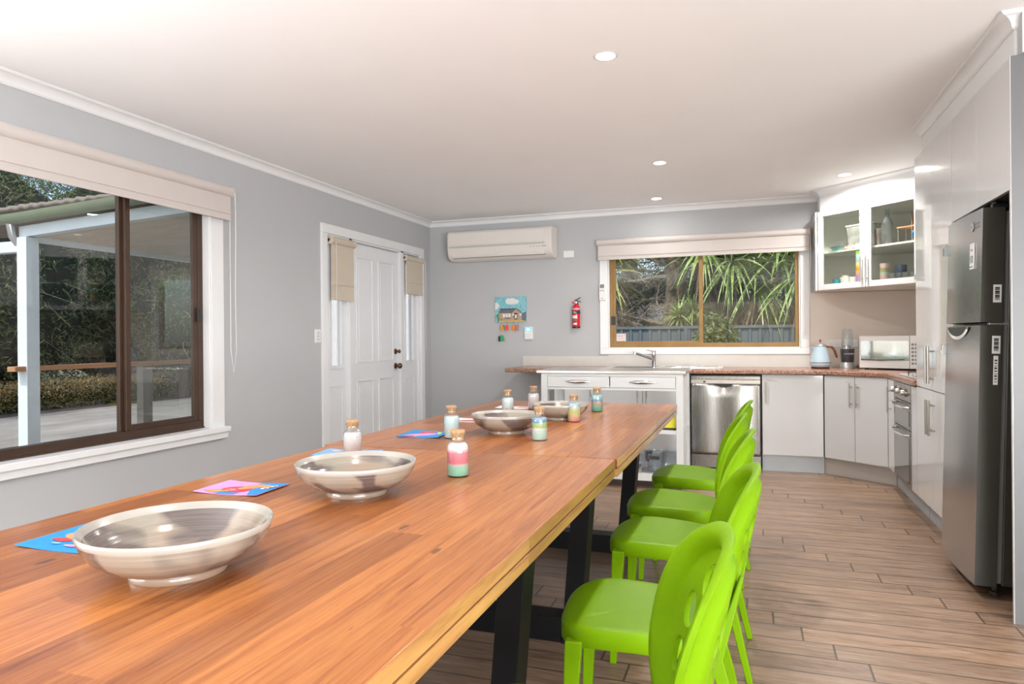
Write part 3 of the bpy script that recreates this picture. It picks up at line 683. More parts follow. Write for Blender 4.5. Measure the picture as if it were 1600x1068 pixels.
# thermostat / keypad
t = thing('alarm_keypad', 'white keypad with lit blue screen below the key holder', 'keypad', (-2.28,BY,1.185))
bm = bm_(); box(bm, -2.328, -2.235, BY-.022, BY, 1.186, 1.322); obj('casing', bm, M['white'], t, bevel=.004)
bm = bm_(); box(bm, -2.319, -2.244, BY-.0235, BY-.0215, 1.274, 1.314); obj('screen', bm, emis('blue_screen', (.12,.35,.9), 1.1), t)
bm = bm_(); box(bm, -2.300, -2.262, BY-.0245, BY-.023, 1.284, 1.304); obj('screen_icon', bm, emis('pale_screen', (.55,.78,1), 1.0), t)
bm = bm_(); box(bm, -2.322, -2.241, BY-.024, BY-.0215, 1.192, 1.268); obj('flap', bm, M['white'], t, bevel=.002)

# ------------------------------------------------------------------ kitchen: worktop, splash
BZ0, BZ1 = .862, .90
bm = bm_()
def bench(bm):
    # L-shaped slab assembled around the sink basin
    sx0, sx1, sy0, sy1 = -1.30, -.90, 6.60, 6.96
    FY = 6.47
    box(bm, -2.33, sx0, FY, BY-.001, BZ0, BZ1); box(bm, sx0, sx1, FY, sy0, BZ0, BZ1); box(bm, sx0, sx1, sy1, BY-.001, BZ0, BZ1)
    prism(bm, [(sx1,FY),(.575,FY),(1.0,6.12),(1.0,5.135),(RXW-.001,5.135),(RXW-.001,BY-.001),(sx1,BY-.001)], BZ0, BZ1)
bench(bm)
o = tag(obj('worktop', bm, M['bench'], bevel=.010, seg=3), 'reddish-brown granite-look worktop running under the window and around the corner', 'worktop')
recentre(o, (0,6.8,BZ0))
bm = bm_(); box(bm, -2.352, bx0+.0, BY-.012, BY-.0005, BZ1, 1.005); box(bm, bx0, bx1+.08, BY-.012, BY-.0005, BZ1, 1.024)
o = tag(obj('splashback', bm, M['upstand'], bevel=.001), 'low pale splashback strip along the wall behind the sink', 'splashback'); recentre(o, (-.9,BY,BZ1))
bm = bm_(); box(bm, bx1+.081, RXW-.014, BY-.010, BY-.0005, BZ1, 1.606); box(bm, RXW-.012, RXW-.001, 5.14, BY-.011, BZ1, 1.606)
o = tag(obj('splashback', bm, M['splash'], bevel=.001), 'tall beige splashback behind the kettle and microwave', 'splashback'); recentre(o, (1.1,BY,BZ1))
# sink
t = thing('kitchen_sink', 'stainless steel sink with drainer set in the worktop under the window', 'sink', (-.85,6.78,BZ1))
bm = bm_(); a0, a1, b0, b1 = -1.36, -.26, 6.545, 7.02
for q in ((a0,-1.295,b0,b1),(-.905,-.87,b0,b1),(-1.295,-.905,b0,6.605),(-1.295,-.905,6.955,b1)): box(bm, q[0], q[1], q[2], q[3], BZ1+.0005, BZ1+.007)
box(bm, -.87, a1, b0, b1, BZ1+.0005, BZ1+.004)
for k in range(7): box(bm, -.83, -.32, 6.62+k*.045, 6.626+k*.045, BZ1+.004, BZ1+.009)
for q in ((-.868,a1,b0,b0+.012),(-.868,a1,b1-.012,b1)): box(bm, q[0], q[1], q[2], q[3], BZ1+.004, BZ1+.010)
obj('sink_deck', bm, M['chrome'], t, bevel=.002)
bm = bm_()
for q in ((-1.295,-1.290,6.605,6.955,.74,BZ1+.002),(-.91,-.905,6.605,6.955,.74,BZ1+.002),(-1.29,-.91,6.605,6.610,.74,BZ1+.002),(-1.29,-.91,6.950,6.955,.74,BZ1+.002),(-1.29,-.91,6.61,6.95,.74,.745)): box(bm, *q)
obj('basin', bm, M['steel'], t)
tx, ty = -.925, 6.985
t = thing('kitchen_tap', 'chrome mixer tap with angled spout standing behind the sink', 'tap', (tx,ty,BZ1+.007))
bm = bm_(); lathe(bm, [(0,.907),(.027,.907),(.027,.916),(.020,.922),(.020,1.00),(.022,1.004),(.022,1.055),(.019,1.063),(0,1.064)], (tx,ty,0), 24); obj('tap_body', bm, M['chrome'], t, smooth=40)
bm = bm_(); tube(bm, [(tx-.01,ty-.01,.978),(tx-.17,ty-.12,1.045)], .013, 16); lathe(bm, [(0,0),(.016,0),(.016,.03),(0,.03)], (tx-.172,ty-.121,1.030), 14); obj('spout', bm, M['chrome'], t, smooth=40)
bm = bm_(); tube(bm, [(tx-.01,ty-.01,1.058),(tx-.07,ty-.035,1.072)], [.005,.003], 8); obj('lever', bm, M['chrome'], t, smooth=40)

# ------------------------------------------------------------------ cabinets
def bar_handle(parent, p, L, out, vertical=True, r=.006, stand=.032, name='handle'):
    """bar handle centred at p, out = unit vector away from the door"""
    p = Vector(p); out = Vector(out); up = Vector((0,0,1)); bm = bm_(); c = p + out*stand
    tube(bm, [c-up*L/2, c+up*L/2], r, 12)
    for s in (-1,1): tube(bm, [p+up*s*(L/2-.03), c+up*s*(L/2-.03)], r*.75, 8)
    return obj(name, bm, M['handle'], parent, smooth=50)
FYD = 6.50
t = thing('base_cabinet', 'white gloss cabinet under the sink seen through the trolley', 'cabinet', (-1.18,6.8,0))
bm = bm_()
for x0, x1 in ((-1.83,-1.814),(-.556,-.54),(-1.40,-1.384)): box(bm, x0, x1, FYD+.02, BY-.016, .14, BZ0-.001)
box(bm, -1.814, -.556, FYD+.02, BY-.016, .14, .156); box(bm, -1.814, -.556, BY-.03, BY-.016, .156, .73)
obj('cabinet_body', bm, M['matte_white'], t)
bm = bm_(); box(bm, -1.83, -.54, FYD+.05, FYD+.065, 0, .14); obj('kickboard', bm, M['kick'], t)
for x0, x1, hx in ((-1.828,-1.402,-1.45),(-1.398,-.972,-1.01),(-.968,-.542,-.93)):
    bm = bm_(); box(bm, x0, x1, FYD, FYD+.018, .145, BZ0-.008); d = obj('door', bm, M['gloss'], t, bevel=.0015)
    bar_handle(d, (hx,FYD,.72), .18, (0,-1,0))
# dishwasher
t = thing('dishwasher', 'stainless steel dishwasher between the trolley and white cabinets', 'dishwasher', (-.225,6.8,0))
x0, x1 = -.530, .076
bm = bm_(); box(bm, x0, x1, FYD+.03, BY-.04, .02, BZ0-.012); obj('casing', bm, M['charcoal'], t)
bm = bm_(); box(bm, x0+.004, x1-.004, FYD-.006, FYD+.028, .81, .842); obj('top_strip', bm, M['steel'], t, bevel=.002)
bm = bm_()
# door skin with scooped pull and gently waved steel
nx, nz = 40, 30; W0, W1, Z0, Z1 = x0+.004, x1-.004, .135, .772
V = []
for j in range(nz+1):
    row = []
    for i in range(nx+1):
        u = i/nx; v = j/nz; x = W0+(W1-W0)*u; z = Z0+(Z1-Z0)*v
        y = FYD-.008 + .0035*math.cos(u*PI*4.2+.6) - .004*math.sin(u*PI)
        q = math.exp(-((u-.48)/.14)**2) * max(0, (v-.84)/.16)
        y += .030*q
        row.append(bm.verts.new((x,y,z)))
    V.append(row)
for j in range(nz):
    for i in range(nx): bm.faces.new((V[j][i],V[j][i+1],V[j+1][i+1],V[j+1][i]))
o = obj('door', bm, M['steel'], t, smooth=180); s = o.modifiers.new('s','SOLIDIFY'); s.thickness = .008; s.offset = 0
bm = bm_(); box(bm, x0+.004, x1-.004, FYD-.010, FYD+.028, .774, .808); cp = obj('control_panel', bm, mat('warm_silver',(.56,.52,.48),.35,metal=.5,var=.02), t, bevel=.002)
bm = bm_(); n = 14
a = [bm.verts.new((-.24+.075*math.cos(PI+PI*k/n), FYD-.0085, .772+.026*math.sin(PI+PI*k/n))) for k in range(n+1)]; bm.faces.new(a); obj('recess_grip', bm, M['black'], t)
for k in range(6):
    bm = bm_(); lathe(bm, [(0,0),(.007,0),(.007,.003),(.0045,.003),(.0045,0)], (-.155+k*.034,FYD-.0095,.786), 12, axis='Y'); lathe(bm, [(0,0),(.002,0),(.002,.001),(0,.001)], (-.155+k*.034,FYD-.0105,.799), 8, axis='Y'); obj('button', bm, M['greyink'], cp)
bm = bm_(); box(bm, -.418, -.396, FYD-.0112, FYD-.0095, .783, .797); obj('display', bm, M['ink'], cp)
for k in range(3): text('symbol', 'A', .016, (-.49+k*.028,FYD-.0112,.789), (PI/2,0,0), M['greyink'], cp)
bm = bm_(); box(bm, -.30, -.24, FYD-.0112, FYD-.0098, .7905, .7935); obj('brand_mark', bm, M['greyink'], cp)
bm = bm_(); box(bm, x0+.004, x1-.004, FYD+.002, FYD+.03, .012, .128); obj('plinth', bm, M['steel'], t, bevel=.002)
# base cabinet right of the dishwasher
t = thing('base_cabinet', 'white gloss single-door base cabinet right of the dishwasher', 'cabinet', (.33,6.8,0))
bm = bm_(); box(bm, .085, .585, FYD+.02, BY-.016, .14, BZ0-.001); obj('cabinet_body', bm, M['matte_white'], t)
bm = bm_(); box(bm, .085, .592, FYD+.05, FYD+.066, 0, .14); obj('kickboard', bm, M['kick'], t)
bm = bm_(); box(bm, .088, .583, FYD, FYD+.018, .150, BZ0-.008); d = obj('door', bm, M['gloss'], t, bevel=.0015)
bar_handle(d, (.118,FYD,.70), .19, (0,-1,0), name='handle')
for z, l in ((.815,.055),(.803,.095)):
    bm = bm_(); box(bm, .118, .118+l, FYD-.001, FYD+.001, z, z+.004); obj('label_strip', bm, M['brick'], d)
# diagonal corner cabinet
t = thing('base_cabinet', 'white gloss diagonal two-door corner base cabinet beneath the microwave', 'cabinet', (1.1,6.6,0))
A = Vector((.590,6.500)); B = Vector((1.020,6.140)); dv = (B-A); Lg = dv.length; dv.normalize(); nn = Vector((dv.y,-dv.x))
if nn.y > 0: nn = -nn
ang = math.atan2(dv.y, dv.x)
bm = bm_(); q = .022; prism(bm, [tuple(A-nn*q), tuple(B-nn*q), (1.20,6.13),(RXW-.016,6.14),(RXW-.016,BY-.016),(.59,BY-.016)], .14, BZ0-.001); obj('cabinet_body', bm, M['matte_white'], t)
bm = bm_(); k0 = (.594,6.556); k1 = (1.088,6.19); dk = (Vector(k1)-Vector(k0)).normalized(); nk = Vector((-dk.y,dk.x))*.015
prism(bm, [k0,k1,tuple(Vector(k1)+nk),tuple(Vector(k0)+nk)], 0, .14); obj('kickboard', bm, mat('warm_kickboard',(.50,.46,.42),.35,metal=.3,var=.03), t)
for s in (0,1):
    bm = bm_(); c = A + dv*(Lg*(.25+.5*s)) - nn*.009
    obox(bm, c.x, c.y, (.150+BZ0-.008)/2, Lg/2-.004, .018, BZ0-.008-.150, rz(ang)); d = obj('door', bm, M['gloss'], t, bevel=.0015)
    hpnt = A + dv*(Lg*.5+(-.028 if s == 0 else .028))
    bar_handle(d, (hpnt.x,hpnt.y,.70), .20, (nn.x,nn.y,0))
    if s == 0:
        bm = bm_(); c = A + dv*(Lg*.40) + nn*.0005; obox(bm, c.x, c.y, .806, .05, .001, .003, rz(ang)); obj('label_strip', bm, M['brick'], d)
# narrow cabinet on right run
DX = 1.02
t = thing('base_cabinet', 'narrow white cabinet squeezed between the corner cabinet and the oven', 'cabinet', (1.3,6.0,0))
bm = bm_(); box(bm, DX+.02, RXW-.016, 5.885, 6.125, .14, BZ0-.001); obj('cabinet_body', bm, M['matte_white'], t)
bm = bm_(); box(bm, DX+.07, DX+.085, 5.885, 6.19, 0, .14); obj('kickboard', bm, M['kick'], t)
bm = bm_(); box(bm, DX, DX+.018, 5.885, 6.128, .150, BZ0-.008); d = obj('door', bm, M['gloss'], t, bevel=.0015)
bar_handle(d, (DX,5.985,.70), .20, (-1,0,0))
# oven
t = thing('oven', 'built-in steel oven with two dials and curved bar handles', 'oven', (1.3,5.6,0))
oy0, oy1 = 5.30, 5.878
bm = bm_(); box(bm, DX+.02, RXW-.03, oy0+.01, oy1-.01, .14, BZ0-.003); obj('oven_body', bm, M['charcoal'], t)
bm = bm_(); box(bm, DX-.004, DX+.018, oy0, oy1, .735, BZ0-.006); cp = obj('control_panel', bm, M['steel'], t, bevel=.002)
for y in (5.80,5.62,5.44):
    bm = bm_(); lathe(bm, [(0,0),(.026,0),(.026,-.012),(.020,-.014),(.019,-.032),(.016,-.036),(0,-.036)], (DX-.004,y,.795), 24, axis='X'); obj('knob', bm, M['handle'], cp, smooth=40)
for (z0,z1) in ((.545,.73),(.15,.54)):
    bm = bm_(); box(bm, DX-.004, DX+.018, oy0, oy1, z0, z1); dr = obj('oven_door', bm, M['steel'], t, bevel=.002)
    bm = bm_(); box(bm, DX-.007, DX-.003, oy0+.04, oy1-.04, z0+.025, z1-.055); obj('door_glass', bm, M['darkglass'], dr, bevel=.001)
    zz = z1-.03; bm = bm_()
    pts = [(DX-.005,oy0+.03,zz)] + [(DX-.028-.028*math.sin(PI*k/10), oy0+.035+(oy1-oy0-.07)*k/10, zz) for k in range(11)] + [(DX-.005,oy1-.03,zz)]
    tube(bm, pts, .009, 8); obj('handle', bm, M['chrome'], dr, smooth=50)
bm = bm_(); box(bm, DX+.07, DX+.085, oy0, oy1, 0, .14); obj('kickboard', bm, M['kick'], t)
# filler panel
t = thing('filler_panel', 'slim white filler panel between the oven and the tall pantry', 'panel', (1.05,5.21,0))
bm = bm_(); box(bm, DX, DX+.018, 5.140, 5.294, .15, BZ0-.008); obj('panel', bm, M['gloss'], t, bevel=.001)
bm = bm_(); box(bm, DX+.07, DX+.085, 5.14, 5.295, 0, .14); obj('kickboard', bm, M['kick'], t)
# cooktop
t = thing('cooktop', 'pale glass cooktop with black trivets on the worktop beside the pantry', 'cooktop', (1.3,5.58,BZ1))
bm = bm_(); box(bm, 1.05, 1.56, 5.32, 5.88, BZ1+.0005, BZ1+.010); obj('cooktop_plate', bm, M['gloss'], t, bevel=.003)
for (x,y) in ((1.17,5.46),(1.17,5.74),(1.43,5.46),(1.43,5.74)):
    bm = bm_(); obox(bm, x, y, BZ1+.028, .17, .008, .006); obox(bm, x, y, BZ1+.028, .008, .17, .006)
    for s in (-1,1): obox(bm, x+s*.08, y, BZ1+.019, .006, .006, .02); obox(bm, x, y+s*.08, BZ1+.019, .006, .006, .02)
    tr_ = obj('trivet', bm, M['black'], t)
    bm = bm_(); lathe(bm, [(0,.010),(.036,.010),(.036,.018),(.02,.020),(0,.020)], (x,y,BZ1), 20); obj('burner', bm, M['silver'], tr_, smooth=40)
# pantry
t = thing('pantry_cabinet', 'tall white gloss pantry between the oven and the fridge', 'cabinet', (1.34,4.69,0))
py0, py1 = 4.262, 5.130
bm = bm_(); box(bm, DX+.02, RXW-.002, py0, py1, .14, 2.350); obj('cabinet_body', bm, M['gloss'], t)
bm = bm_(); box(bm, DX+.07, DX+.085, py0, py1, 0, .14); obj('kickboard', bm, M['kick'], t)
ym = 4.70
for (z0,z1,hz,hl) in ((.150,.862,.705,.21),(.868,2.348,1.02,.225)):
    for (a,b2,hy) in ((ym+.002,py1-.001,ym+.034),(py0+.001,ym-.002,ym-.034)):
        bm = bm_(); box(bm, DX, DX+.018, a, b2, z0, z1); d = obj('door', bm, M['gloss'], t, bevel=.0015)
        bar_handle(d, (DX,hy,hz), hl, (-1,0,0), r=.007)
# fridge surround: end panel and overhead cabinet
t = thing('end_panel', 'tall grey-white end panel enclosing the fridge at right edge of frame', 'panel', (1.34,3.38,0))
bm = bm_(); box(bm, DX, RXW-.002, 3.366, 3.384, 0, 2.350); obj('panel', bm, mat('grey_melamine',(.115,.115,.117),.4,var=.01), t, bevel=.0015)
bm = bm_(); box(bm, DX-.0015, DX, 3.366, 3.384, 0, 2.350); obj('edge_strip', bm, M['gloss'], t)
t = thing('overhead_cabinet', 'white gloss overhead cabinet above the fridge', 'cabinet', (1.34,3.82,1.80))
bm = bm_(); box(bm, DX+.02, RXW-.002, 3.386, 4.258, 1.80, 2.350); obj('cabinet_body', bm, M['charcoal'], t)
for (a,b2) in ((3.386,3.822),(3.826,4.257)):
    bm = bm_(); box(bm, DX, DX+.018, a, b2, 1.80, 2.348); obj('door', bm, M['gloss'], t, bevel=.0015)
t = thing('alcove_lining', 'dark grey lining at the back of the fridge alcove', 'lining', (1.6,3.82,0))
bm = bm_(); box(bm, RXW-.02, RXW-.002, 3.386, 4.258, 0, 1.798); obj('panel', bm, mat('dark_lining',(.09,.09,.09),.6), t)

# ------------------------------------------------------------------ fridge
fr = thing('refrigerator', 'tall stainless steel two-door fridge-freezer with dark sides', 'fridge', (1.3,3.93,0))
FX = .945; fy0, fy1 = 3.632, 4.235
bm = bm_(); box(bm, FX+.105, 1.60, fy0+.004, fy1-.004, .05, 1.742); obj('fridge_body', bm, M['fridge_side'], fr, bevel=.006)
bm = bm_(); box(bm, FX+.086, FX+.106, fy0+.012, fy1-.012, .06, 1.735); obj('door_gasket', bm, mat('grey_gasket',(.16,.16,.16),.6), fr)
def fdoor(z0, z1, grip):
    """bowed steel front with rounded left edge"""
    n = 16; front = []
    for k in range(n+1):
        u = k/n; y = fy0 + (fy1-fy0)*u
        x = FX - .012*math.sin(PI*u) + (.022*max(0,(u-.93)/.07)**2) + .0
        front.append((x,y))
    pts = front + [(FX+.085,fy1),(FX+.085,fy0)]
    bm = bm_()
    lv = [z0, z1]
    prism(bm, pts, z0, z1)
    for f in bm.faces:
        f.normal_update()
        if f.normal.x > -.5: f.material_index = 1
    bmesh.ops.recalc_face_normals(bm, faces=bm.faces)
    for f in bm.faces:
        f.normal_update(); f.material_index = 0 if f.normal.x < -.5 else 1
    return obj('door', bm, [M['fridge'], M['fridge_side']], fr, smooth=25, recalc=False)
dA = fdoor(1.236, 1.752, False); dB = fdoor(.045, 1.222, True)
lab(dA, 'upper freezer door'); lab(dB, 'lower fridge door')
# recessed chrome grip at top of lower door
bm = bm_(); n = 14
def grip_ring(z, hw, dx): return [(FX-.0125+dx, 3.935+hw*math.cos(PI+PI*k/n), z+.0) for k in range(n+1)]
a = [bm.verts.new((FX-.0135, 3.950+.19*math.cos(PI+PI*k/n)*(1-.18*abs(math.sin(PI*k/n))), 1.216+.062*math.sin(PI+PI*k/n))) for k in range(n+1)]
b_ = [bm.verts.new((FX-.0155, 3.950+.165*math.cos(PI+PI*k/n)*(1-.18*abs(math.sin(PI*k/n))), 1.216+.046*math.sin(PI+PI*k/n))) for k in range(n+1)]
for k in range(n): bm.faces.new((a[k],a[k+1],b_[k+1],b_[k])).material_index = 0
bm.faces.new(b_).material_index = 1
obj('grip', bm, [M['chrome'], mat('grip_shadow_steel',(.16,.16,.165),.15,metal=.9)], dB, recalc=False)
for d_, z in ((dA,1.625),(dB,1.105)):
    bm = bm_(); obox(bm, FX-.002, fy1-.010, z, .030, .030, .055); o = obj('catch', bm, M['clearplastic'], d_, bevel=.004); o['label'] = 'clear plastic child lock'
bm = bm_(); lathe(bm, [(0,0),(.022,0),(.022,-.0015),(0,-.0015)], (FX-.0085,3.755,1.682), 24, axis='X'); lg = obj('logo_disc', bm, M['silver'], dA)
text('lettering', 'LG', .040, (FX-.0095,3.705,1.682), (PI/2,0,-PI/2), M['handle'], dA)
text('lettering', 'LG', .014, (FX-.0110,3.755,1.682), (PI/2,0,-PI/2), M['greyink'], dA)
bm = bm_(); box(bm, FX-.0115, FX-.0065, 3.718, 3.775, 1.485, 1.605); st = obj('warranty_sticker', bm, M['paperwhite'], dA)
text('lettering', '10', .052, (FX-.0122,3.747,1.528), (PI/2,0,-PI/2), M['ink'], dA)
text('lettering', 'YEAR', .014, (FX-.0122,3.747,1.573), (PI/2,0,-PI/2), M['greyink'], dA)
text('lettering', 'WARRANTY', .009, (FX-.0122,3.747,1.495), (PI/2,0,-PI/2), M['greyink'], dA)
for z0, z1 in ((1.325,1.405),(1.095,1.175),(.955,1.085)):
    w = .032 if z1-z0 < .1 else .018
    bm = bm_(); box(bm, FX+.05-w/2+.012, FX+.05+w/2+.012, fy0-.0008, fy0+.001, z0, z1)
    n_ = 9
    for k in range(n_):
        zz = z0+.012+(z1-z0-.024)*k/n_; box(bm, FX+.062-w*.28, FX+.062+w*.28, fy0-.0014, fy0-.0006, zz, zz+.003+.002*(k%3), 1)
    obj('barcode_sticker', bm, [M['paperwhite'], M['ink']], dB if z1 < 1.2 else dA)
bm = bm_(); box(bm, 1.105, 1.30, fy0+.0025, fy0+.0045, .10, .26)
for k in range(10): box(bm, 1.125, 1.29, fy0+.0018, fy0+.0028, .115+k*.014, .121+k*.014, 1)
obj('rating_label', bm, [M['paperwhite'], M['greyink']], fr)
bm = bm_(); obox(bm, FX+.075, fy0+.03, 1.762, .07, .03, .018); lathe(bm, [(0,0),(.014,0),(.014,.024),(0,.024)], (FX+.055,fy0+.03,1.756), 14); obox(bm, FX+.13, fy0+.05, 1.758, .07, .05, .02); obj('hinge_cover', bm, M['black'], fr, bevel=.002)
bm = bm_(); obox(bm, FX+.075, fy0+.02, 1.229, .08, .03, .010); obj('hinge', bm, M['silver'], fr, bevel=.002)
for (x,y) in ((FX+.09,fy0+.035),(FX+.09,fy1-.035),(1.55,fy0+.05),(1.55,fy1-.05)):
    bm = bm_(); lathe(bm, [(0,.0),(.020,.0),(.022,.018),(.012,.022),(.012,.052),(0,.052)], (x,y,0), 16); obj('foot', bm, M['black'], fr, smooth=40)
fr.rotation_euler = (0, R(1.55), 0)
fr.location = (1.3+.0, 3.93, .010)

# ------------------------------------------------------------------ glass wall cabinet (diagonal corner)
t = thing('wall_cabinet', 'white corner wall cabinet with two glass doors above the microwave', 'cabinet', (1.15,6.8,1.61))
A = Vector((.575,6.82)); B = Vector((1.255,6.135)); dv = (B-A); Lg = dv.length; dv.normalize(); nn = Vector((dv.y,-dv.x)); nn = nn if nn.y < 0 else -nn
ang = math.atan2(dv.y, dv.x); z0, z1 = 1.61, 2.322
q = .020
Ai, Bi = A-nn*q, B-nn*q
outl = [tuple(Ai), tuple(Bi), (1.28,6.13),(RXW-.003,6.13),(RXW-.003,BY-.012),(.575,BY-.012)]
bm = bm_(); prism(bm, outl, z0, z0+.018); prism(bm, outl, z1-.018, z1)
box(bm, .560, .576, 6.84, BY-.012, z0, z1); box(bm, .576, RXW-.003, BY-.022, BY-.012, z0+.018, z1-.018); box(bm, RXW-.013, RXW-.003, 6.13, BY-.022, z0+.018, z1-.018); box(bm, 1.28, RXW-.013, 6.13, 6.146, z0+.018, z1-.018)
obj('cabinet_body', bm, [M['cab_in']], t)
bm = bm_(); box(bm, .556, .560, 6.825, BY-.012, z0, z1); obj('side_panel', bm, M['gloss'], t)
bm = bm_(); prism(bm, [tuple(Ai-nn*.03), tuple(Bi-nn*.03),(1.30,6.16),(RXW-.014,6.16),(RXW-.014,BY-.023),(.577,BY-.023)], 1.94, 1.956); obj('shelf', bm, M['cab_in'], t)
for s in (0,1):
    c0 = A + dv*(Lg*.5*s+.002); c1 = A + dv*(Lg*.5*(s+1)-.002); w = .05; zc = (z0+z1)/2
    bm = bm_()
    for (f0,f1,za,zb) in ((0,w,z0,z1),(Lg/2-.004-w,Lg/2-.004,z0,z1),(w,Lg/2-.004-w,z0,z0+w),(w,Lg/2-.004-w,z1-w,z1)):
        c = c0 + dv*((f0+f1)/2) - nn*.009; obox(bm, c.x, c.y, (za+zb)/2, f1-f0, .018, zb-za, rz(ang))
    d = obj('door', bm, M['gloss'], t, bevel=.0015)
    c = (c0+c1)/2 - nn*.010; bm = bm_(); obox(bm, c.x, c.y, zc, Lg/2-2*w-.002, .004, z1-z0-2*w+.004, rz(ang)); obj('door_glass', bm, M['cabglass'], d)
    hpnt = A + dv*(Lg*.5+(-.026 if s == 0 else .026)); bar_handle(d, (hpnt.x,hpnt.y,1.76), .22, (nn.x,nn.y,0), r=.006)
def dp(along, back): p = A + dv*along - nn*back; return (p.x, p.y)
SZ, SZ2 = z0+.0185, 1.9565
def cup(label, p, z, r, h, m, handle=False, taper=.85, wall=.003, group=None, cat='cup', name='cup', hd=0):
    t = thing(name, label, cat, (p[0],p[1],z), 0, group)
    bm = bm_(); lathe(bm, [(0,0),(r*taper,0),(r,h),(r-wall,h),(r*taper-wall,wall),(0,wall)], (0,0,0), 24); obj('body', bm, m, t, world=False, smooth=40)
    if handle:
        bm = bm_(); ca, sa = math.cos(hd), math.sin(hd)
        tube(bm, [(ca*(r*.93+.022*math.sin(PI*k/8)), sa*(r*.93+.022*math.sin(PI*k/8)), h*.5+h*.3*math.cos(PI*k/8)) for k in range(9)], .004, 6); obj('handle', bm, m, t, world=False, smooth=50)
    return t
teal = mat('teal_ceramic',(.03,.30,.38),.3)
cup('teal mug at the left of the cabinet bottom shelf', dp(.13,.09), SZ, .038, .075, teal)
cup('white mug with handle beside the teal mug', dp(.215,.09), SZ, .043, .085, M['white'], True, hd=ang)
cup('white mug behind the teal mug, handle to the left', dp(.155,.19), SZ, .045, .11, M['white'], True, hd=ang+PI)
cup('white mug just left of the rainbow cup stack', dp(.285,.10), SZ, .036, .085, M['white'])
stack = [('lilac',(.50,.33,.62)),('dusty pink',(.72,.38,.42)),('pale orange',(.85,.45,.22)),('amber',(.85,.42,.03)),('yellow',(.85,.62,.10)),('cream yellow',(.85,.75,.40)),('pale blue',(.42,.60,.72)),('light aqua',(.45,.66,.68)),('white-blue',(.60,.72,.78)),('lime green',(.22,.62,.03))]
for k, (nm, c) in enumerate(stack):
    cup(f'{nm} plastic cup, number of bands up the rainbow stack', dp(.375,.085), SZ+.024*k, .041, .085 if k == 0 else .082, mat('cup_'+nm.replace(' ','_'), c, .35))
for k, (o) in enumerate([x for x in C.objects if x.name.startswith('cup') and x.get('label','').find('number of bands') >= 0]):
    pos = ['lowest cup','second cup from the bottom','third cup from the bottom','fourth cup from the bottom','fifth cup from the bottom','fifth cup from the top','fourth cup from the top','third cup from the top','second cup from the top','topmost cup'][k]
    o['label'] = f'{stack[k][0]} plastic {pos} of the rainbow stack'; o['group'] = 'rainbow cup stack in the glass cabinet'
pst = [('rose',(.62,.36,.36)),('pale sage',(.46,.52,.44)),('olive',(.36,.33,.17)),('blush',(.66,.48,.46))]
for k, (nm, c) in enumerate(pst):
    o = cup(f'{nm} plastic {["lowest","second","third","topmost"][k]} cup of the pastel stack right of the door gap', dp(.60,.085), SZ+.036*k, .038, .06, mat('pastel_'+nm.replace(' ','_'), c, .4)); o['group'] = 'pastel cup stack in the glass cabinet'
def tumbler(label, p, z, r, h, m, group=None):
    t = thing('tumbler', label, 'glass', (p[0],p[1],z), 0, group)
    bm = bm_(); lathe(bm, [(0,0),(r*.9,0),(r,h),(r-.002,h),(r*.9-.002,.006),(0,.006)], (0,0,0), 20); obj('body', bm, m, t, world=False, smooth=40); return t
navy = mat('navy_glass',(.03,.05,.09),.15)
tumbler('tall dark navy tumbler behind the clear glasses', dp(.69,.16), SZ, .045, .15, navy)
pos = ['nearest the pastel stack','second from the pastel stack','third from the pastel stack','farthest from the pastel stack']
for k in range(4):
    tumbler('clear tumbler on the lower cabinet shelf, '+pos[k], dp(.675+.058*k,.075), SZ, .026, .08, M['clearplastic'], 'clear tumblers in the glass cabinet')
t = thing('glass_bottle', 'tall clear glass carafe on the upper shelf behind right door', 'bottle', (*dp(.60,.12),SZ2))
bm = bm_(); lathe(bm, [(0,0),(.045,0),(.047,.01),(.047,.15),(.040,.19),(.022,.23),(.018,.27),(.021,.30),(.018,.30),(.015,.27),(.019,.23),(.037,.19),(.044,.15),(.044,.012),(0,.012)], (0,0,0), 28); obj('body', bm, M['clearplastic'], t, world=False, smooth=50)
t = thing('drinking_jar', 'pale pink patterned glass on the upper shelf left of the carafe', 'glass', (*dp(.53,.10),SZ2))
bm = bm_(); lathe(bm, [(0,0),(.03,0),(.033,.14),(.030,.14),(.027,.004),(0,.004)], (0,0,0), 24); obj('body', bm, glassy('pink_tinted_glass',(.85,.68,.60),1.5,haze=.12), t, world=False, smooth=50)
t = thing('plastic_tub', 'frosted plastic tub on the upper shelf behind left door', 'tub', (*dp(.36,.17),SZ2), ang)
bm = bm_()
lo = [(-.12,-.06,0),(.12,-.06,0),(.12,.06,0),(-.12,.06,0)]; hi = [(-.14,-.07,.20),(.14,-.07,.20),(.14,.07,.20),(-.14,.07,.20)]
loft(bm, [lo, hi]); obj('body', bm, M['frostplastic'], t, world=False, bevel=.004)
bm = bm_(); box(bm, -.145, .145, -.075, .075, .20, .213); obj('lid', bm, M['white'], t, world=False, bevel=.003)
t = thing('glass_dish', 'low aqua glass dish with crumpled cellophane on upper shelf', 'dish', (*dp(.15,.10),SZ2))
bm = bm_(); lathe(bm, [(0,0),(.05,0),(.085,.035),(.082,.036),(.048,.004),(0,.004)], (0,0,0), 28); obj('dish', bm, glassy('aqua_glass',(.45,.82,.80),1.5,haze=.25), t, world=False, smooth=50)
rnd = random.Random(5); bm = bm_()
pr = None
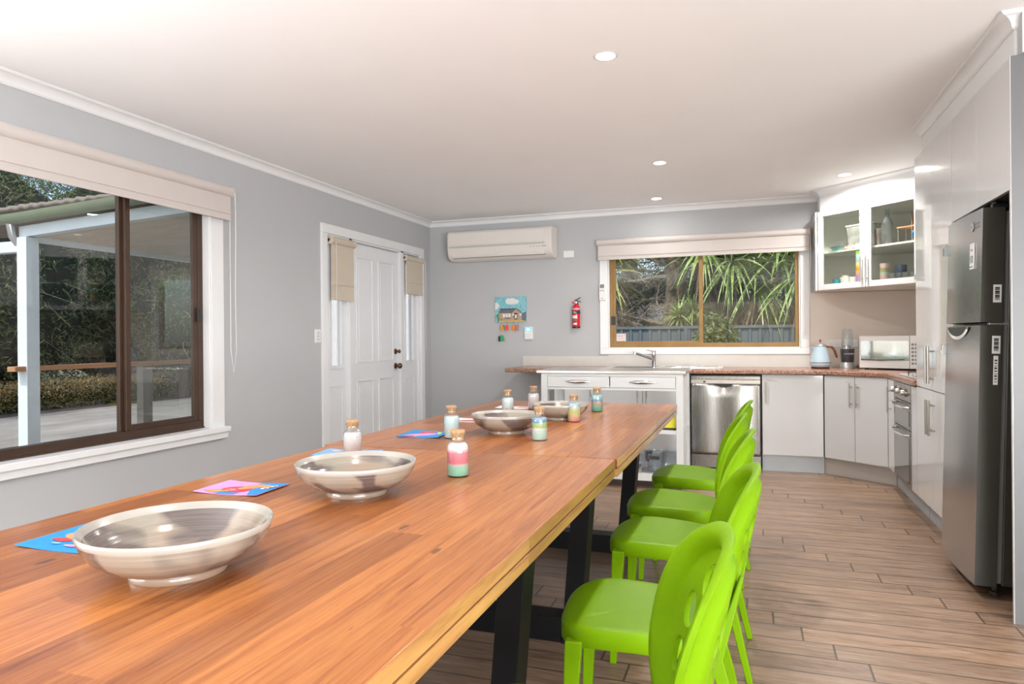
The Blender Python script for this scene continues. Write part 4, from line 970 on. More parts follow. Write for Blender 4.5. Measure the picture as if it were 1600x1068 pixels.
for k in range(26):
    a_ = rnd.random()*2*PI; r_ = rnd.random()*.06; p = Vector((r_*math.cos(a_), r_*math.sin(a_), .02+rnd.random()*.05)); q1 = p+Vector((rnd.uniform(-.03,.03),rnd.uniform(-.03,.03),rnd.uniform(-.01,.03))); q2 = p+Vector((rnd.uniform(-.03,.03),rnd.uniform(-.03,.03),rnd.uniform(-.01,.03)))
    bm.faces.new([bm.verts.new(x) for x in (p,q1,q2)])
obj('cellophane', bm, M['clearplastic'], t, world=False)
for k, (al, lbl, c) in enumerate(((.27,'crumpled pink and white wrapper beside the frosted tub',(.72,.36,.34)),(.35,'folded pale paper packet in front of the frosted tub',(.62,.62,.66)))):
    t = thing('paper_packet', lbl, 'packet', (*dp(al,.075),SZ2), ang+.2)
    bm = bm_(); obox(bm, 0, 0, .0125, .07, .045, .025, rz(.2)); obox(bm, .01, .005, .031, .05, .035, .012, rz(-.3)); obj('wrapper', bm, mat('packet_%d'%k, c, .6, var=.4, scale=60), t, world=False, bevel=.004)
t = thing('plate_rack', 'white wire shelf rack with wooden edge on the upper cabinet shelf', 'rack', (*dp(.80,.20),SZ2), ang)
bm = bm_(); box(bm, -.13, .13, -.06, .06, .125, .137); box(bm, -.002,.002,-.06,.06,0,.25); obj('shelf_board', bm, M['timber'], t, world=False)
for x in (-.125,.125):
    for y in (-.05,.05): bm = bm_(); tube(bm, [(x,y,0),(x,y,.125)], .003, 6); obj('leg', bm, M['silver'], t, world=False)
t = thing('blue_ball', 'blue lid at the far right of the upper cabinet shelf', 'lid', (*dp(.895,.075),SZ2+.046))
bm = bm_(); lathe(bm, [(0,-.012),(.040,-.012),(.045,-.006),(.045,.006),(.040,.012),(0,.012)], (0,0,0), 28, axis='Y'); obj('disc', bm, mat('royal_blue',(.02,.22,.52),.3), t, world=False, smooth=40)
t.name = 'container_lid'

# range hood edge beside pantry
t = thing('range_hood', 'grey sloping underside of range hood beside the glass cabinet', 'range hood', (1.4,5.6,1.60))
bm = bm_(); prism(bm, [(0,0)]*0 or [(1.18,5.15),(RXW-.016,5.15),(RXW-.016,6.11),(1.18,6.0)], 1.625, 1.66); obj('hood_body', bm, M['silver'], t, bevel=.004)
bm = bm_(); box(bm, 1.30, RXW-.004, 5.15, 6.10, 1.661, 2.322); obj('hood_cabinet', bm, M['gloss'], t)

# ------------------------------------------------------------------ bench appliances
t = thing('electric_kettle', 'pale blue electric kettle with dark copper handle on the worktop', 'kettle', (.592,6.85,BZ1))
bm = bm_(); lathe(bm, [(0,0),(.075,0),(.078,.004),(.078,.016),(.0,.016)], (0,0,0), 36); obj('power_base', bm, M['copper'], t, world=False, smooth=40)
bm = bm_(); lathe(bm, [(0,.018),(.080,.018),(.088,.026),(.090,.045),(.088,.062),(.080,.095),(.066,.145),(.056,.185),(.051,.205),(.0,.205)], (0,0,0), 40); kb = obj('kettle_body', bm, M['bluekettle'], t, world=False, smooth=40)
bm = bm_(); lathe(bm, [(.0885,.052),(.0905,.053),(.0895,.058),(.0875,.058)], (0,0,0), 40); obj('trim_band', bm, M['copper'], kb, world=False, smooth=40)
bm = bm_(); lathe(bm, [(.054,.204),(.052,.212),(.030,.228),(.010,.235),(.0,.236)], (0,0,0), 32); ld = obj('lid', bm, M['silver'], t, world=False, smooth=40)
bm = bm_(); lathe(bm, [(0,.233),(.004,.234),(.005,.246),(.011,.254),(.009,.262),(0,.265)], (0,0,0), 16); obj('lid_knob', bm, M['copper'], ld, world=False, smooth=40)
bm = bm_()
hpath = [(.050,-.01,.198),(.075,-.012,.205),(.100,-.015,.192),(.118,-.018,.160),(.130,-.02,.120),(.135,-.02,.100)]
tube(bm, hpath, [.009,.010,.011,.011,.010,.008], 12); obj('handle', bm, M['copper'], t, world=False, smooth=50)
bm = bm_(); loft(bm, [[(-.050,.012,.195),(-.050,-.012,.195),(-.062,0,.160)],[(-.085,.006,.190),(-.085,-.006,.190),(-.084,0,.182)]]); obj('spout', bm, M['bluekettle'], kb, world=False, bevel=.003)
t = thing('personal_blender', 'charcoal personal blender with clear tapered cup beside the kettle', 'blender', (.822,6.90,BZ1))
bm = bm_(); lathe(bm, [(0,0),(.062,0),(.064,.012),(.060,.030),(.050,.060),(.0,.060)], (0,0,0), 36); obj('silver_foot', bm, M['silver'], t, world=False, smooth=40)
bm = bm_(); lathe(bm, [(0,.045),(.046,.045),(.052,.060),(.059,.15),(.060,.178),(.0,.178)], (0,0,0), 36); bb = obj('motor_base', bm, M['charcoal'], t, world=False, smooth=40)
bm = bm_(); lathe(bm, [(0,.178),(.061,.178),(.061,.186),(.0,.186)], (0,0,0), 36); obj('collar', bm, M['silver'], t, world=False, smooth=40)
bm = bm_(); lathe(bm, [(.050,.187),(.050,.24),(.044,.33),(.040,.352),(.034,.358),(0,.360)], (0,0,0), 36); obj('blender_cup', bm, M['clearplastic'], t, world=False, smooth=50)
bm = bm_(); lathe(bm, [(.030,.187),(.030,.205),(.012,.215),(0,.215)], (0,0,0), 20); obj('blade_unit', bm, M['silver'], t, world=False, smooth=50)
text('lettering', 'nutribullet', .020, (.006,-.0585,.135), (PI/2,0,0), M['paperwhite'], bb, world=False)
bm = bm_(); tube(bm, [(.06,.01,.01),(.09,.05,.03),(.11,.08,.012),(.09,.12,.006)], .003, 6); obj('power_cord', bm, M['black'], t, world=False)
# power outlets on splashback
def outlet(x, z, label, n=2, w=.118):
    t = thing('power_outlet', label, 'power outlet', (x,BY-.010,z))
    bm = bm_(); box(bm, x-w/2, x+w/2, BY-.020, BY-.0105, z-.037, z+.037); pl = obj('outlet_plate', bm, M['white'], t, bevel=.003)
    for k in range(n):
        cx_ = x + (k-(n-1)/2)*.055
        bm = bm_(); box(bm, cx_-.007, cx_+.007, BY-.024, BY-.020, z+.012, z+.024); obj('switch', bm, M['white'], pl, bevel=.001)
        bm = bm_(); obox(bm, cx_-.008, BY-.0205, z-.006, .002, .001, .008, ry(.5)); obox(bm, cx_+.008, BY-.0205, z-.006, .002, .001, .008, ry(-.5)); obox(bm, cx_, BY-.0205, z-.020, .002, .001, .008); obj('socket', bm, M['ink'], pl)
outlet(.737, 1.125, 'white double power outlet above the worktop, right of the kettle')
outlet(.880, 1.128, 'white power outlet half hidden behind the blender cup')
# microwave
t = thing('microwave', 'white microwave with mirrored door in the corner of the worktop', 'microwave', (.905,6.78,BZ1), R(-30))
W, H, D = .51, .295, .36
bm = bm_(); box(bm, 0, W, .012, D, .012, H); obj('casing', bm, M['white'], t, world=False, bevel=.006)
for x in (.04,W-.04):
    for y in (.05,D-.05):
        bm = bm_(); box(bm, x-.012, x+.012, y-.012, y+.012, 0, .012); obj('foot', bm, M['black'], t, world=False)
bm = bm_(); box(bm, .002, W*.805, -.010, .011, .014, H-.002); md = obj('door', bm, M['white'], t, world=False, bevel=.003)
bm = bm_(); box(bm, .018, W*.80, -.0125, -.0095, .082, H-.045); obj('door_glass', bm, mat('mirror_glass',(.50,.53,.55),.04,metal=.85,var=.02), md, world=False)
bm = bm_(); tube(bm, [(.02,-.016,.088),(.18,-.024,.083),(.37,-.018,.092)], .004, 8); obj('door_trim', bm, M['black'], md, world=False)
bm = bm_(); box(bm, W*.81, W-.002, -.010, .011, .014, H-.002); cp = obj('control_panel', bm, M['white'], t, world=False, bevel=.003)
for j in range(6):
    for i in range(3):
        bm = bm_(); box(bm, W*.835+i*.026, W*.835+.018+i*.026, -.012, -.0095, .05+j*.032, .068+j*.032); obj('button', bm, M['greyink'], cp, world=False)

# ------------------------------------------------------------------ kitchen trolley
tx0, tx1, ty0, ty1 = -1.66, -.505, 5.50, 6.06
t = thing('kitchen_trolley', 'white kitchen trolley with steel top and two drawers before the sink', 'trolley', ((tx0+tx1)/2,5.78,0))
bm = bm_(); box(bm, tx0-.035, tx1+.02, ty0-.02, ty1+.03, .908, .932); obj('steel_top', bm, mat('satin_steel_top',(.62,.59,.56),.28,metal=.95,var=.03), t, bevel=.004)
pw = .055
for x in (tx0, tx1-pw):
    for y in (ty0, ty1-pw): bm = bm_(); box(bm, x, x+pw, y, y+pw, .075, .907); obj('post', bm, M['matte_white'], t, bevel=.002)
bm = bm_(); box(bm, tx0+pw, tx1-pw, ty0+.004, ty0+.022, .885, .907); box(bm, tx0+pw, tx1-pw, ty0+.004, ty0+.022, .775, .792)
box(bm, tx0+pw, tx1-pw, ty1-.022, ty1-.004, .79, .907)
for x in (tx0+.015, tx1-.033): box(bm, x, x+.018, ty0+pw, ty1-pw, .75, .907)
box(bm, tx1-.040, tx1-.022, ty0+pw, ty1-pw, .075, .75)
obj('rail', bm, M['matte_white'], t)
xm = (tx0+tx1)/2
for (a,b2) in ((tx0+pw+.003,xm-.004),(xm+.004,tx1-pw-.003)):
    bm = bm_(); box(bm, a, b2, ty0-.004, ty0+.012, .796, .883); box(bm, a+.02, b2-.02, ty0+.013, ty1-.06, .80, .87); dr = obj('drawer', bm, M['matte_white'], t, bevel=.002)
    bm = bm_(); c = (a+b2)/2; n_ = 12; secs = []
    for k in range(n_+1):
        u = -1+2*k/n_; hw = .004+.012*(1-u*u); secs.append([(c+u*.105, ty0-.004-.022*(1-u*u*.9)+(.007*math.cos(2*PI*j/8)), .842+hw*math.sin(2*PI*j/8)) for j in range(8)])
    loft(bm, secs); obj('handle', bm, M['chrome'], dr, smooth=50)
for z in (.435, .085):
    bm = bm_(); box(bm, tx0+.004, tx1-.004, ty0+.006, ty1-.006, z, z+.028)
    if z < .2: box(bm, tx0+.05, tx1-.05, ty0+.002, ty0+.02, .06, .118)
    obj('shelf', bm, M['matte_white'], t, bevel=.002)
for x in (tx0+.03, tx1-.03):
    for y in (ty0+.035, ty1-.035):
        bm = bm_(); box(bm, x-.012, x+.012, y-.010, y+.010, .04, .076); cb = obj('castor', bm, M['silver'], t)
        bm = bm_(); lathe(bm, [(0,-.011),(.026,-.011),(.029,0),(.026,.011),(0,.011)], (x,y+.006,.029), 20, axis='X'); obj('wheel', bm, M['greyink'], cb, smooth=40)
t = thing('yellow_box', 'bright yellow box on the middle shelf of the trolley', 'box', (-.66,5.66,.463))
bm = bm_(); prism(bm, [(-.12,-.10),(.10,-.10),(.10,.12),(-.12,.12)], 0, .014); o = obj('lid', bm, M['ink'], t, world=False)
bm = bm_(); loft(bm, [[(-.115,-.09,.014),(.09,-.09,.014),(.09,.11,.014),(-.115,.11,.014)],[(-.09,-.08,.105),(.095,-.08,.105),(.095,.11,.105),(-.09,.11,.105)]]); obj('box_body', bm, M['yellow'], t, world=False, bevel=.002)
def tubmesh(bm, w, d, h, th=.003):
    lo = [(-w*.44,-d*.44,0),(w*.44,-d*.44,0),(w*.44,d*.44,0),(-w*.44,d*.44,0)]; hi = [(-w/2,-d/2,h),(w/2,-d/2,h),(w/2,d/2,h),(-w/2,d/2,h)]
    A_ = [bm.verts.new(p) for p in lo]; B_ = [bm.verts.new(p) for p in hi]; bm.faces.new(A_[::-1])
    for k in range(4): bm.faces.new((A_[k],A_[(k+1)%4],B_[(k+1)%4],B_[k]))
    for k in range(4):
        p, q_ = Vector(hi[k]), Vector(hi[(k+1)%4]); o_ = Vector((0,0,-.008)); e = 1.03
        v_ = [bm.verts.new(x) for x in (Vector((p.x*e,p.y*e,p.z)), Vector((q_.x*e,q_.y*e,q_.z)))]
        bm.faces.new((B_[k],B_[(k+1)%4],v_[1],v_[0]))
t = thing('storage_basket', 'clear plastic basket on the bottom shelf of the trolley', 'basket', (-.70,5.70,.113))
bm = bm_(); tubmesh(bm, .32, .26, .15); obj('basket_body', bm, M['clearplastic'], t, world=False, smooth=30)
t = thing('measuring_jug', 'clear jug with black handle standing in the plastic basket', 'jug', (-.745,5.68,.118))
bm = bm_(); lathe(bm, [(0,0),(.062,0),(.075,.16),(.070,.16),(.058,.004),(0,.004)], (0,0,0), 28); obj('jug_body', bm, M['clearplastic'], t, world=False, smooth=40)
bm = bm_(); tube(bm, [(-.02,-.074,.155),(-.055,-.085,.15),(-.06,-.09,.11),(-.045,-.08,.085)], .010, 8); obox(bm, .0, -.082, .112, .085, .012, .026); obj('handle', bm, M['black'], t, world=False)
t = thing('food_container', 'rectangular clear food container leaning in the basket', 'container', (-.63,5.70,.122), .2)
bm = bm_(); tubmesh(bm, .12, .14, .17); obj('container_body', bm, M['clearplastic'], t, world=False, smooth=30); t.rotation_euler = (.12,.15,.2)
t = thing('oven_tray', 'dark oven tray under the plastic basket on the trolley', 'tray', (-1.05,5.72,.1135))
bm = bm_(); box(bm, -.20, .16, -.15, .15, 0, .012); obj('tray', bm, M['charcoal'], t, world=False, bevel=.003)

# ------------------------------------------------------------------ dining tables
TZ = .76
def dining_table(x0, x1, y0, y1, label, seed, tint, frames, rot=0.0):
    t = thing('dining_table', label, 'table', ((x0+x1)/2,(y0+y1)/2,0))
    bm = bm_(); box(bm, x0, x1, y0, y1, TZ-.031, TZ)
    tp_ = obj('tabletop', bm, table_mat('table_timber_%d'%seed, seed, tint), t, bevel=.002)
    em = table_mat('edge_timber_%d'%seed, seed+5, (1,1,1), edge=True)
    bm = bm_()
    for q in ((x0,x0+.07,y0,y1),(x1-.07,x1,y0,y1),(x0+.07,x1-.07,y0,y0+.07),(x0+.07,x1-.07,y1-.07,y1)): box(bm, q[0], q[1], q[2], q[3], TZ-.066, TZ-.038)
    obj('edge_board', bm, em, t, bevel=.002)
    # honey coloured front edge facing of the top board
    e = .0015
    for q in ((x1,x1+e),(x0-e,x0)): bm = bm_(); box(bm, q[0], q[1], y0+.001, y1-.001, TZ-.031, TZ-.0015); obj('edge_lipping', bm, em, t)
    bm = bm_(); box(bm, x0+.006, x1-.006, y0+.006, y1-.006, TZ-.0385, TZ-.031); obj('shadow_groove', bm, mat('groove_timber_%d'%seed,(.20,.075,.03),.7), t)
    xc = (x0+x1)/2
    for fy in frames:
        for s in (-1,1):
            xt, xb = xc+s*.462, xc+s*.402
            bm = bm_(); w, d = .036, .05; zt = TZ-.067
            if s < 0: pass
            loft(bm, [[(xb-w,fy-d,0.0),(xb+w,fy-d,0.0),(xb+w,fy+d,0.0),(xb-w,fy+d,0.0)],[(xt-w,fy-d,zt),(xt+w,fy-d,zt),(xt+w,fy+d,zt),(xt-w,fy+d,zt)]])
            obj('leg', bm, M['blacksteel'], t, bevel=.002)
        bm = bm_(); box(bm, xc-.402+.037, xc+.402-.037, fy-.048, fy+.048, .004, .10); obj('foot_rail', bm, M['blacksteel'], t, bevel=.002)
        bm = bm_(); box(bm, xc-.42, xc+.42, fy-.048, fy+.048, TZ-.125, TZ-.067); obj('top_rail', bm, M['blacksteel'], t, bevel=.002)
    return t
dining_table(-1.665, -.470, .30, 2.468, 'long timber dining table nearest the camera with bowls and jars', 1, (1,1,1), (.62,1.80))
dining_table(-1.700, -.463, 2.478, 4.60, 'second timber dining table, butted end to end toward the kitchen', 2, (.93,.90,.90), (2.66,3.83))

# bowls
def bowl(loc, label, seed, th, s=1.0, rot=0):
    t = thing('ceramic_bowl', label, 'bowl', loc, rot, 'glazed bowls along the tables'); t.scale = (s,s,s)
    bm = bm_()
    prof = [(0,.006),(.070,.006),(.074,.0),(.084,0),(.086,.004),(.083,.012),(.096,.016),(.124,.028),(.146,.045),(.159,.064),(.1655,.081),(.1675,.088),(.1655,.0915),(.160,.088),(.150,.070),(.134,.048),(.110,.032),(.076,.023),(.040,.019),(0,.018)]
    lathe(bm, prof, (0,0,0), 72); obj('bowl_body', bm, bowl_mat('smoky_glaze_%d'%seed, seed, th), t, world=False, smooth=60)
    return t
bowl((-1.040,1.035,TZ), 'large cream and smoke-grey bowl nearest the camera, covering a blue card', 3, .48, 1.03)
bowl((-1.075,1.72,TZ), 'second bowl along, cream with dark smoky patches', 8, .47, 1.02)
bowl((-1.085,3.03,TZ), 'third bowl along with tan outside, next to striped jar', 12, .52, .98)
bowl((-.985,3.62,TZ), 'farthest bowl along, warm tan outside', 17, .53, .93)
# jars
def jar(loc, label, stops, swirl, seed, s=1.0, fill=.098):
    t = thing('sand_jar', label, 'jar', loc, 0, 'corked jars of coloured sand'); t.scale = (s,s,s)
    bm = bm_(); lathe(bm, [(0,.0),(.031,.0),(.034,.003),(.034,.088),(.032,.098),(.024,.106),(.021,.110),(.021,.122),(.0255,.125),(.0255,.130),(.0205,.132)], (0,0,0), 36); gl = obj('jar_glass', bm, M['jarglass'], t, world=False, smooth=50)
    bm = bm_(); f_ = fill
    pr = [(0,.003),(.030,.003),(.0328,.006),(.0328,min(.087,f_))]
    if f_ > .088: pr += [(.0305,min(.097,f_)),(.0225,min(.104,f_))]
    pr += [(0,pr[-1][1]+.001)]
    lathe(bm, pr, (0,0,0), 32); obj('sand_fill', bm, sand_mat('sand_%d'%seed, stops, swirl, seed), t, world=False, smooth=50)
    bm = bm_(); lathe(bm, [(0,.112),(.0185,.112),(.0205,.131),(.0225,.133),(.0235,.140),(.0220,.143),(0,.143)], (0,0,0), 28); obj('cork', bm, M['cork'], t, world=False, smooth=50)
    return t
WH = (.72,.70,.69)
jar((-.894,2.03,TZ), 'corked jar of mint, pink and white sand in front centre', [(.0,(.30,.62,.44)),(.33,(.34,.62,.46)),(.40,(.68,.42,.42)),(.44,(.66,.18,.22)),(.74,(.64,.20,.24)),(.86,(.74,.62,.62))], .06, 1, 1.03, .106)
jar((-1.400,2.215,TZ), 'corked jar of greyish white sand behind the second bowl', [(.0,(.60,.52,.50)),(.4,(.62,.48,.46)),(.6,(.68,.62,.60)),(.9,WH)], .5, 2)
jar((-1.262,2.80,TZ), 'corked jar of pale aqua sand, left side of table', [(0,(.50,.66,.66)),(.45,(.58,.60,.54)),(.6,(.48,.64,.66)),(1,(.62,.72,.70))], .5, 3)
jar((-.868,2.845,TZ), 'corked jar with blue top, olive and pale green sand', [(0,(.50,.62,.72)),(.1,(.50,.66,.56)),(.4,(.52,.66,.60)),(.5,(.68,.66,.62)),(.56,(.36,.46,.18)),(.76,(.42,.50,.22)),(.84,(.10,.25,.45)),(1,(.40,.55,.68))], .16, 4)
jar((-1.330,3.74,TZ), 'corked jar of white and aqua sand behind the third bowl', [(0,(.50,.68,.64)),(.35,(.68,.42,.38)),(.42,(.62,.70,.70)),(.8,(.64,.72,.72)),(1,(.70,.74,.72))], .6, 5)
jar((-1.275,4.06,TZ), 'corked jar of lilac white sand, farthest back on left', [(0,(.30,.30,.42)),(.2,(.62,.60,.66)),(.5,(.70,.64,.62)),(1,WH)], .5, 6)
jar((-.884,3.52,TZ), 'corked jar of pink, yellow and blue sand beside farthest bowl', [(0,(.80,.30,.36)),(.2,(.80,.38,.34)),(.42,(.78,.62,.22)),(.6,(.45,.58,.30)),(.72,(.72,.60,.30)),(.85,(.25,.46,.66)),(1,(.66,.72,.74))], .5, 7)
jar((-.872,4.04,TZ), 'corked jar of marbled green and terracotta sand, farthest right', [(0,(.18,.50,.36)),(.35,(.28,.58,.44)),(.5,(.62,.30,.20)),(.58,(.70,.50,.42)),(.66,(.12,.30,.45)),(.8,(.30,.52,.55)),(1,(.45,.62,.62))], .9, 8)

# cards
def card(cx, cy, ang_, label, shapes, base, w=.21, d=.148, curl=.004):
    t = tagged = None
    bm = bm_(); nx = 10; V = []
    for lv, z in ((0,0),(1,.0012)):
        rows = []
        for i in range(nx+1):
            u = -w/2 + w*i/nx; zc = curl*abs(u/(w/2))**2
            rows.append([bm.verts.new((u,-d/2,z+zc)), bm.verts.new((u,d/2,z+zc))])
        V.append(rows)
    for lv in (0,1):
        for i in range(nx): bm.faces.new((V[lv][i][0],V[lv][i+1][0],V[lv][i+1][1],V[lv][i][1])).material_index = 0
    for i in range(nx):
        for s in (0,1): bm.faces.new((V[0][i][s],V[0][i+1][s],V[1][i+1][s],V[1][i][s]))
    for s in (0,nx): bm.faces.new((V[0][s][0],V[0][s][1],V[1][s][1],V[1][s][0]))
    ms = [base]
    for k, (m, pts) in enumerate(shapes):
        if m not in ms: ms.append(m)
        v_ = []
        for (u, v) in pts:
            X = max(-1,min(1,u))*w/2*.995; Y = max(-1,min(1,v))*d/2*.99
            v_.append(bm.verts.new((X,Y,.0016+.00025*k+curl*abs(X/(w/2))**2)))
        bm.faces.new(v_).material_index = ms.index(m)
    me = bpy.data.meshes.new('art_card'); bm.to_mesh(me); bm.free()
    for m in ms: me.materials.append(m)
    o = bpy.data.objects.new('art_card', me); C.objects.link(o); o.location = (cx,cy,TZ+.0004); o.rotation_euler = (0,0,ang_)
    tag(o, label, 'card', 'art cards along the left of the tables'); return o
def ell(cu, cv, ru, rv, n=20, a0=0, a1=2*PI): return [(cu+ru*math.cos(a0+(a1-a0)*k/n), cv+rv*math.sin(a0+(a1-a0)*k/n)) for k in range(n + (0 if a1-a0 > 6.28 else 1))]
card(-1.385, 1.155, R(2), 'blue card with orange figure half under the nearest bowl', [(M['orange'],ell(-.15,.10,.50,.52)),(M['lilac'],ell(-.12,.34,.38,.30)),(M['scarlet'],ell(.12,.22,.2,.14)),(M['orange'],ell(-.28,-.08,.42,.26)),(M['scarlet'],ell(-.50,-.42,.22,.10)),(M['white'],ell(-.1,-.32,.14,.08)),(M['pink'],ell(.0,-.70,.16,.06)),(M['skyblue'],ell(-.40,-.66,.1,.05))], M['cyan'], w=.24, d=.21)
card(-1.430, 1.665, R(3), 'lilac and blue card with red snail shell, second from camera', [(M['cyan'],[(-.35,-1),(.25,-1),(.3,-.7),(-.3,-.72)]),(M['cyan'],[(.35,-.2),(.7,-1),(1,-1),(1,1),(.1,1),(.1,.7),(.6,.6)]),(M['orange'],[(-.9,-.7),(-.3,-.2),(.0,.55),(.4,.8),(.75,.45),(.7,.2),(.4,.2),(.2,-.3),(-.5,-.9)]),(M['scarlet'],ell(-.05,-.25,.42,.48)),(M['pink'],ell(-.1,-.3,.22,.25)),(M['scarlet'],ell(-.1,-.3,.19,.22)),(M['pink'],ell(-.13,-.35,.1,.12)),(M['white'],ell(.72,.0,.12,.16)),(M['ink'],ell(.74,0,.05,.08)),(M['white'],ell(.86,.32,.10,.14)),(M['ink'],ell(.88,.32,.04,.07))], M['lilac'], w=.215, d=.16)
card(-1.475, 2.30, R(8), 'blue card with red arch half behind the second bowl', [(M['scarlet'],ell(.1,-.1,.55,.75,16,0,PI)),(M['cyan'],ell(.1,-.15,.25,.3,12,0,PI)),(M['white'],ell(-.6,.5,.16,.12)),(M['white'],ell(.7,.6,.12,.1)),(M['pink'],ell(-.3,-.6,.2,.15))], M['skyblue'], w=.23, d=.16)
card(-1.425, 2.865, R(6), 'blue card with pink bird and rainbow left of aqua jar', [(M['pink'],[(-.8,-.7),(-.2,-.8),(.2,-.2),(-.1,.2),(-.6,-.2)]),(M['scarlet'],ell(.0,.35,.4,.32)),(M['lilac'],ell(.2,-.1,.42,.4)),(M['yellow'],ell(.42,.05,.35,.45,12,-.6,1.6)),(M['skyblue'],ell(.36,.0,.2,.25)),(M['scarlet'],[(-.95,-.9),(-.2,-.95),(-.3,-.6)])], M['cyan'], w=.20, d=.22)
card(-1.420, 3.42, R(4), 'white card with pink fan peeking out behind third bowl', [(M['pink'],[(-1,-.8),(.9,-.5),(.9,0),(-.6,-.3)]),(M['lilac'],[(-.6,-.2),(.9,.1),(.9,.5),(0,.3)]),(M['scarlet'],[(-1,-.85),(.9,-.7),(.9,-.55)])], M['paperwhite'])
card(-1.400, 4.12, R(5), 'white card with red shape, farthest card from camera', [(M['scarlet'],ell(.3,.2,.35,.4)),(M['skyblue'],ell(.3,.15,.18,.2)),(M['pink'],ell(-.3,-.3,.25,.2))], M['paperwhite'], w=.26)

# ------------------------------------------------------------------ chairs
def sup(a, b, t, n):
    c, s = math.cos(t), math.sin(t)
    return a*math.copysign(abs(c)**(2/n), c), b*math.copysign(abs(s)**(2/n), s)
def chair_seat():
    bm = bm_(); n = 64
    def ring(s, dz, inset=0):
        out = []
        for k in range(n):
            t_ = 2*PI*k/n; x, y = sup(1, 1, t_, 3.6)      # local superellipse
            w = .208 - .028*(x+1)/2                      # narrower at the back
            X = -.055 + (.200-inset)*x*s; Y = (w-inset)*y*s
            if x < 0: X -= .014*(1-y*y)*s*abs(x)
            u = (X+.26)/.42                              # 0 front .. 1 back
            z = .452 + .010*math.sin(min(1,max(0,u))*PI*.9) - .028*max(0,u-.25)**1.2 - .014*max(0,1-u/.22)**2
            z -= .010*(1-min(1,s*s))*(1 if u > .2 else .3)  # dished
            z += -.004*abs(y*s)**4
            out.append((X,Y,z+dz))
        return out
    rings = [ring(s,0) for s in (.05,.2,.35,.5,.65,.78,.88,.95)]
    rings += [ring(.985,-.002), ring(1.0,-.009), ring(1.0,-.048), ring(.99,-.054,.002), ring(.94,-.054), ring(.94,-.02), ring(.05,-.02)]
    R_ = [[bm.verts.new(p) for p in r] for r in rings]
    for A_, B_ in zip(R_, R_[1:]):
        for k in range(n): bm.faces.new((A_[k],A_[(k+1)%n],B_[(k+1)%n],B_[k]))
    bm.faces.new(R_[0][::-1]); bm.faces.new(R_[-1])
    return bm
def back_x(y, z):
    return .095 + .20*(z-.40) + .075*(1-min(1.2,(abs(y)/.205))**2)
def chair_back():
    """oval shell with raised rim and inset pierced panel"""
    bm = bm_(); n = 72; zc, a, b = .625, .205, .228
    prof = [(1.0,.006),(.985,-.004),(.96,-.008),(.92,-.008),(.86,-.002),(.82,.009),(.80,.013)] + [(s,.0135) for s in (.68,.55,.4,.25,.1)]
    R_ = []
    for s, off in prof:
        r = []
        for k in range(n):
            t_ = 2*PI*k/n; y, z = sup(a*s, b*s, t_, 2.35)
            zz = zc+z
            if z < 0: y *= 1 - .10*(abs(z)/b)**2         # slimmer toward the seat
            r.append(bm.verts.new((back_x(y,zz)+off, y, zz)))
        R_.append(r)
    for A_, B_ in zip(R_, R_[1:]):
        for k in range(n): bm.faces.new((A_[k],A_[(k+1)%n],B_[(k+1)%n],B_[k]))
    bm.faces.new(R_[-1])
    bmesh.ops.recalc_face_normals(bm, faces=bm.faces)
    f0 = bm.faces[:][0]
    bmesh.ops.triangulate(bm, faces=[f for f in bm.faces if len(f.verts) > 4])
    return bm
holes = [(.060,.722,.036,.048),(-.022,.765,.024,.030),(-.088,.705,.024,.036),(-.008,.672,.022,.036),(.122,.660,.017,.038),(-.126,.620,.016,.040),(-.058,.610,.026,.042),(.055,.605,.022,.034),
         (.135,.565,.013,.036),(-.100,.535,.018,.030),(.005,.565,.018,.028),(-.128,.695,.010,.020),(.080,.525,.018,.028),(-.038,.515,.015,.024)]
def pierce(o):
    s = o.modifiers.new('s','SOLIDIFY'); s.thickness = .009; s.offset = 0
    bm = bm_()
    for (y,z,ry_,rz_) in holes:
        n = 20; A_ = [bm.verts.new((0.0, y+ry_*math.cos(2*PI*k/n), z+rz_*math.sin(2*PI*k/n))) for k in range(n)]; B_ = [bm.verts.new((.5, v.co.y, v.co.z)) for v in A_]
        bm.faces.new(A_); bm.faces.new(B_[::-1])
        for k in range(n): bm.faces.new((A_[k],B_[k],B_[(k+1)%n],A_[(k+1)%n]))
    bmesh.ops.recalc_face_normals(bm, faces=bm.faces)
    me = bpy.data.meshes.new('cut'); bm.to_mesh(me); bm.free(); c = bpy.data.objects.new('cut', me); C.objects.link(c)
    b = o.modifiers.new('b','BOOLEAN'); b.object = c; b.operation = 'DIFFERENCE'; b.solver = 'EXACT'
    bpy.context.view_layer.update(); dg = bpy.context.evaluated_depsgraph_get()
    nm = bpy.data.meshes.new_from_object(o.evaluated_get(dg)); o.modifiers.clear(); o.data = nm
    bpy.data.objects.remove(c); nm.name = 'backrest'; nm.shade_smooth(); nm.set_sharp_from_angle(angle=R(45))
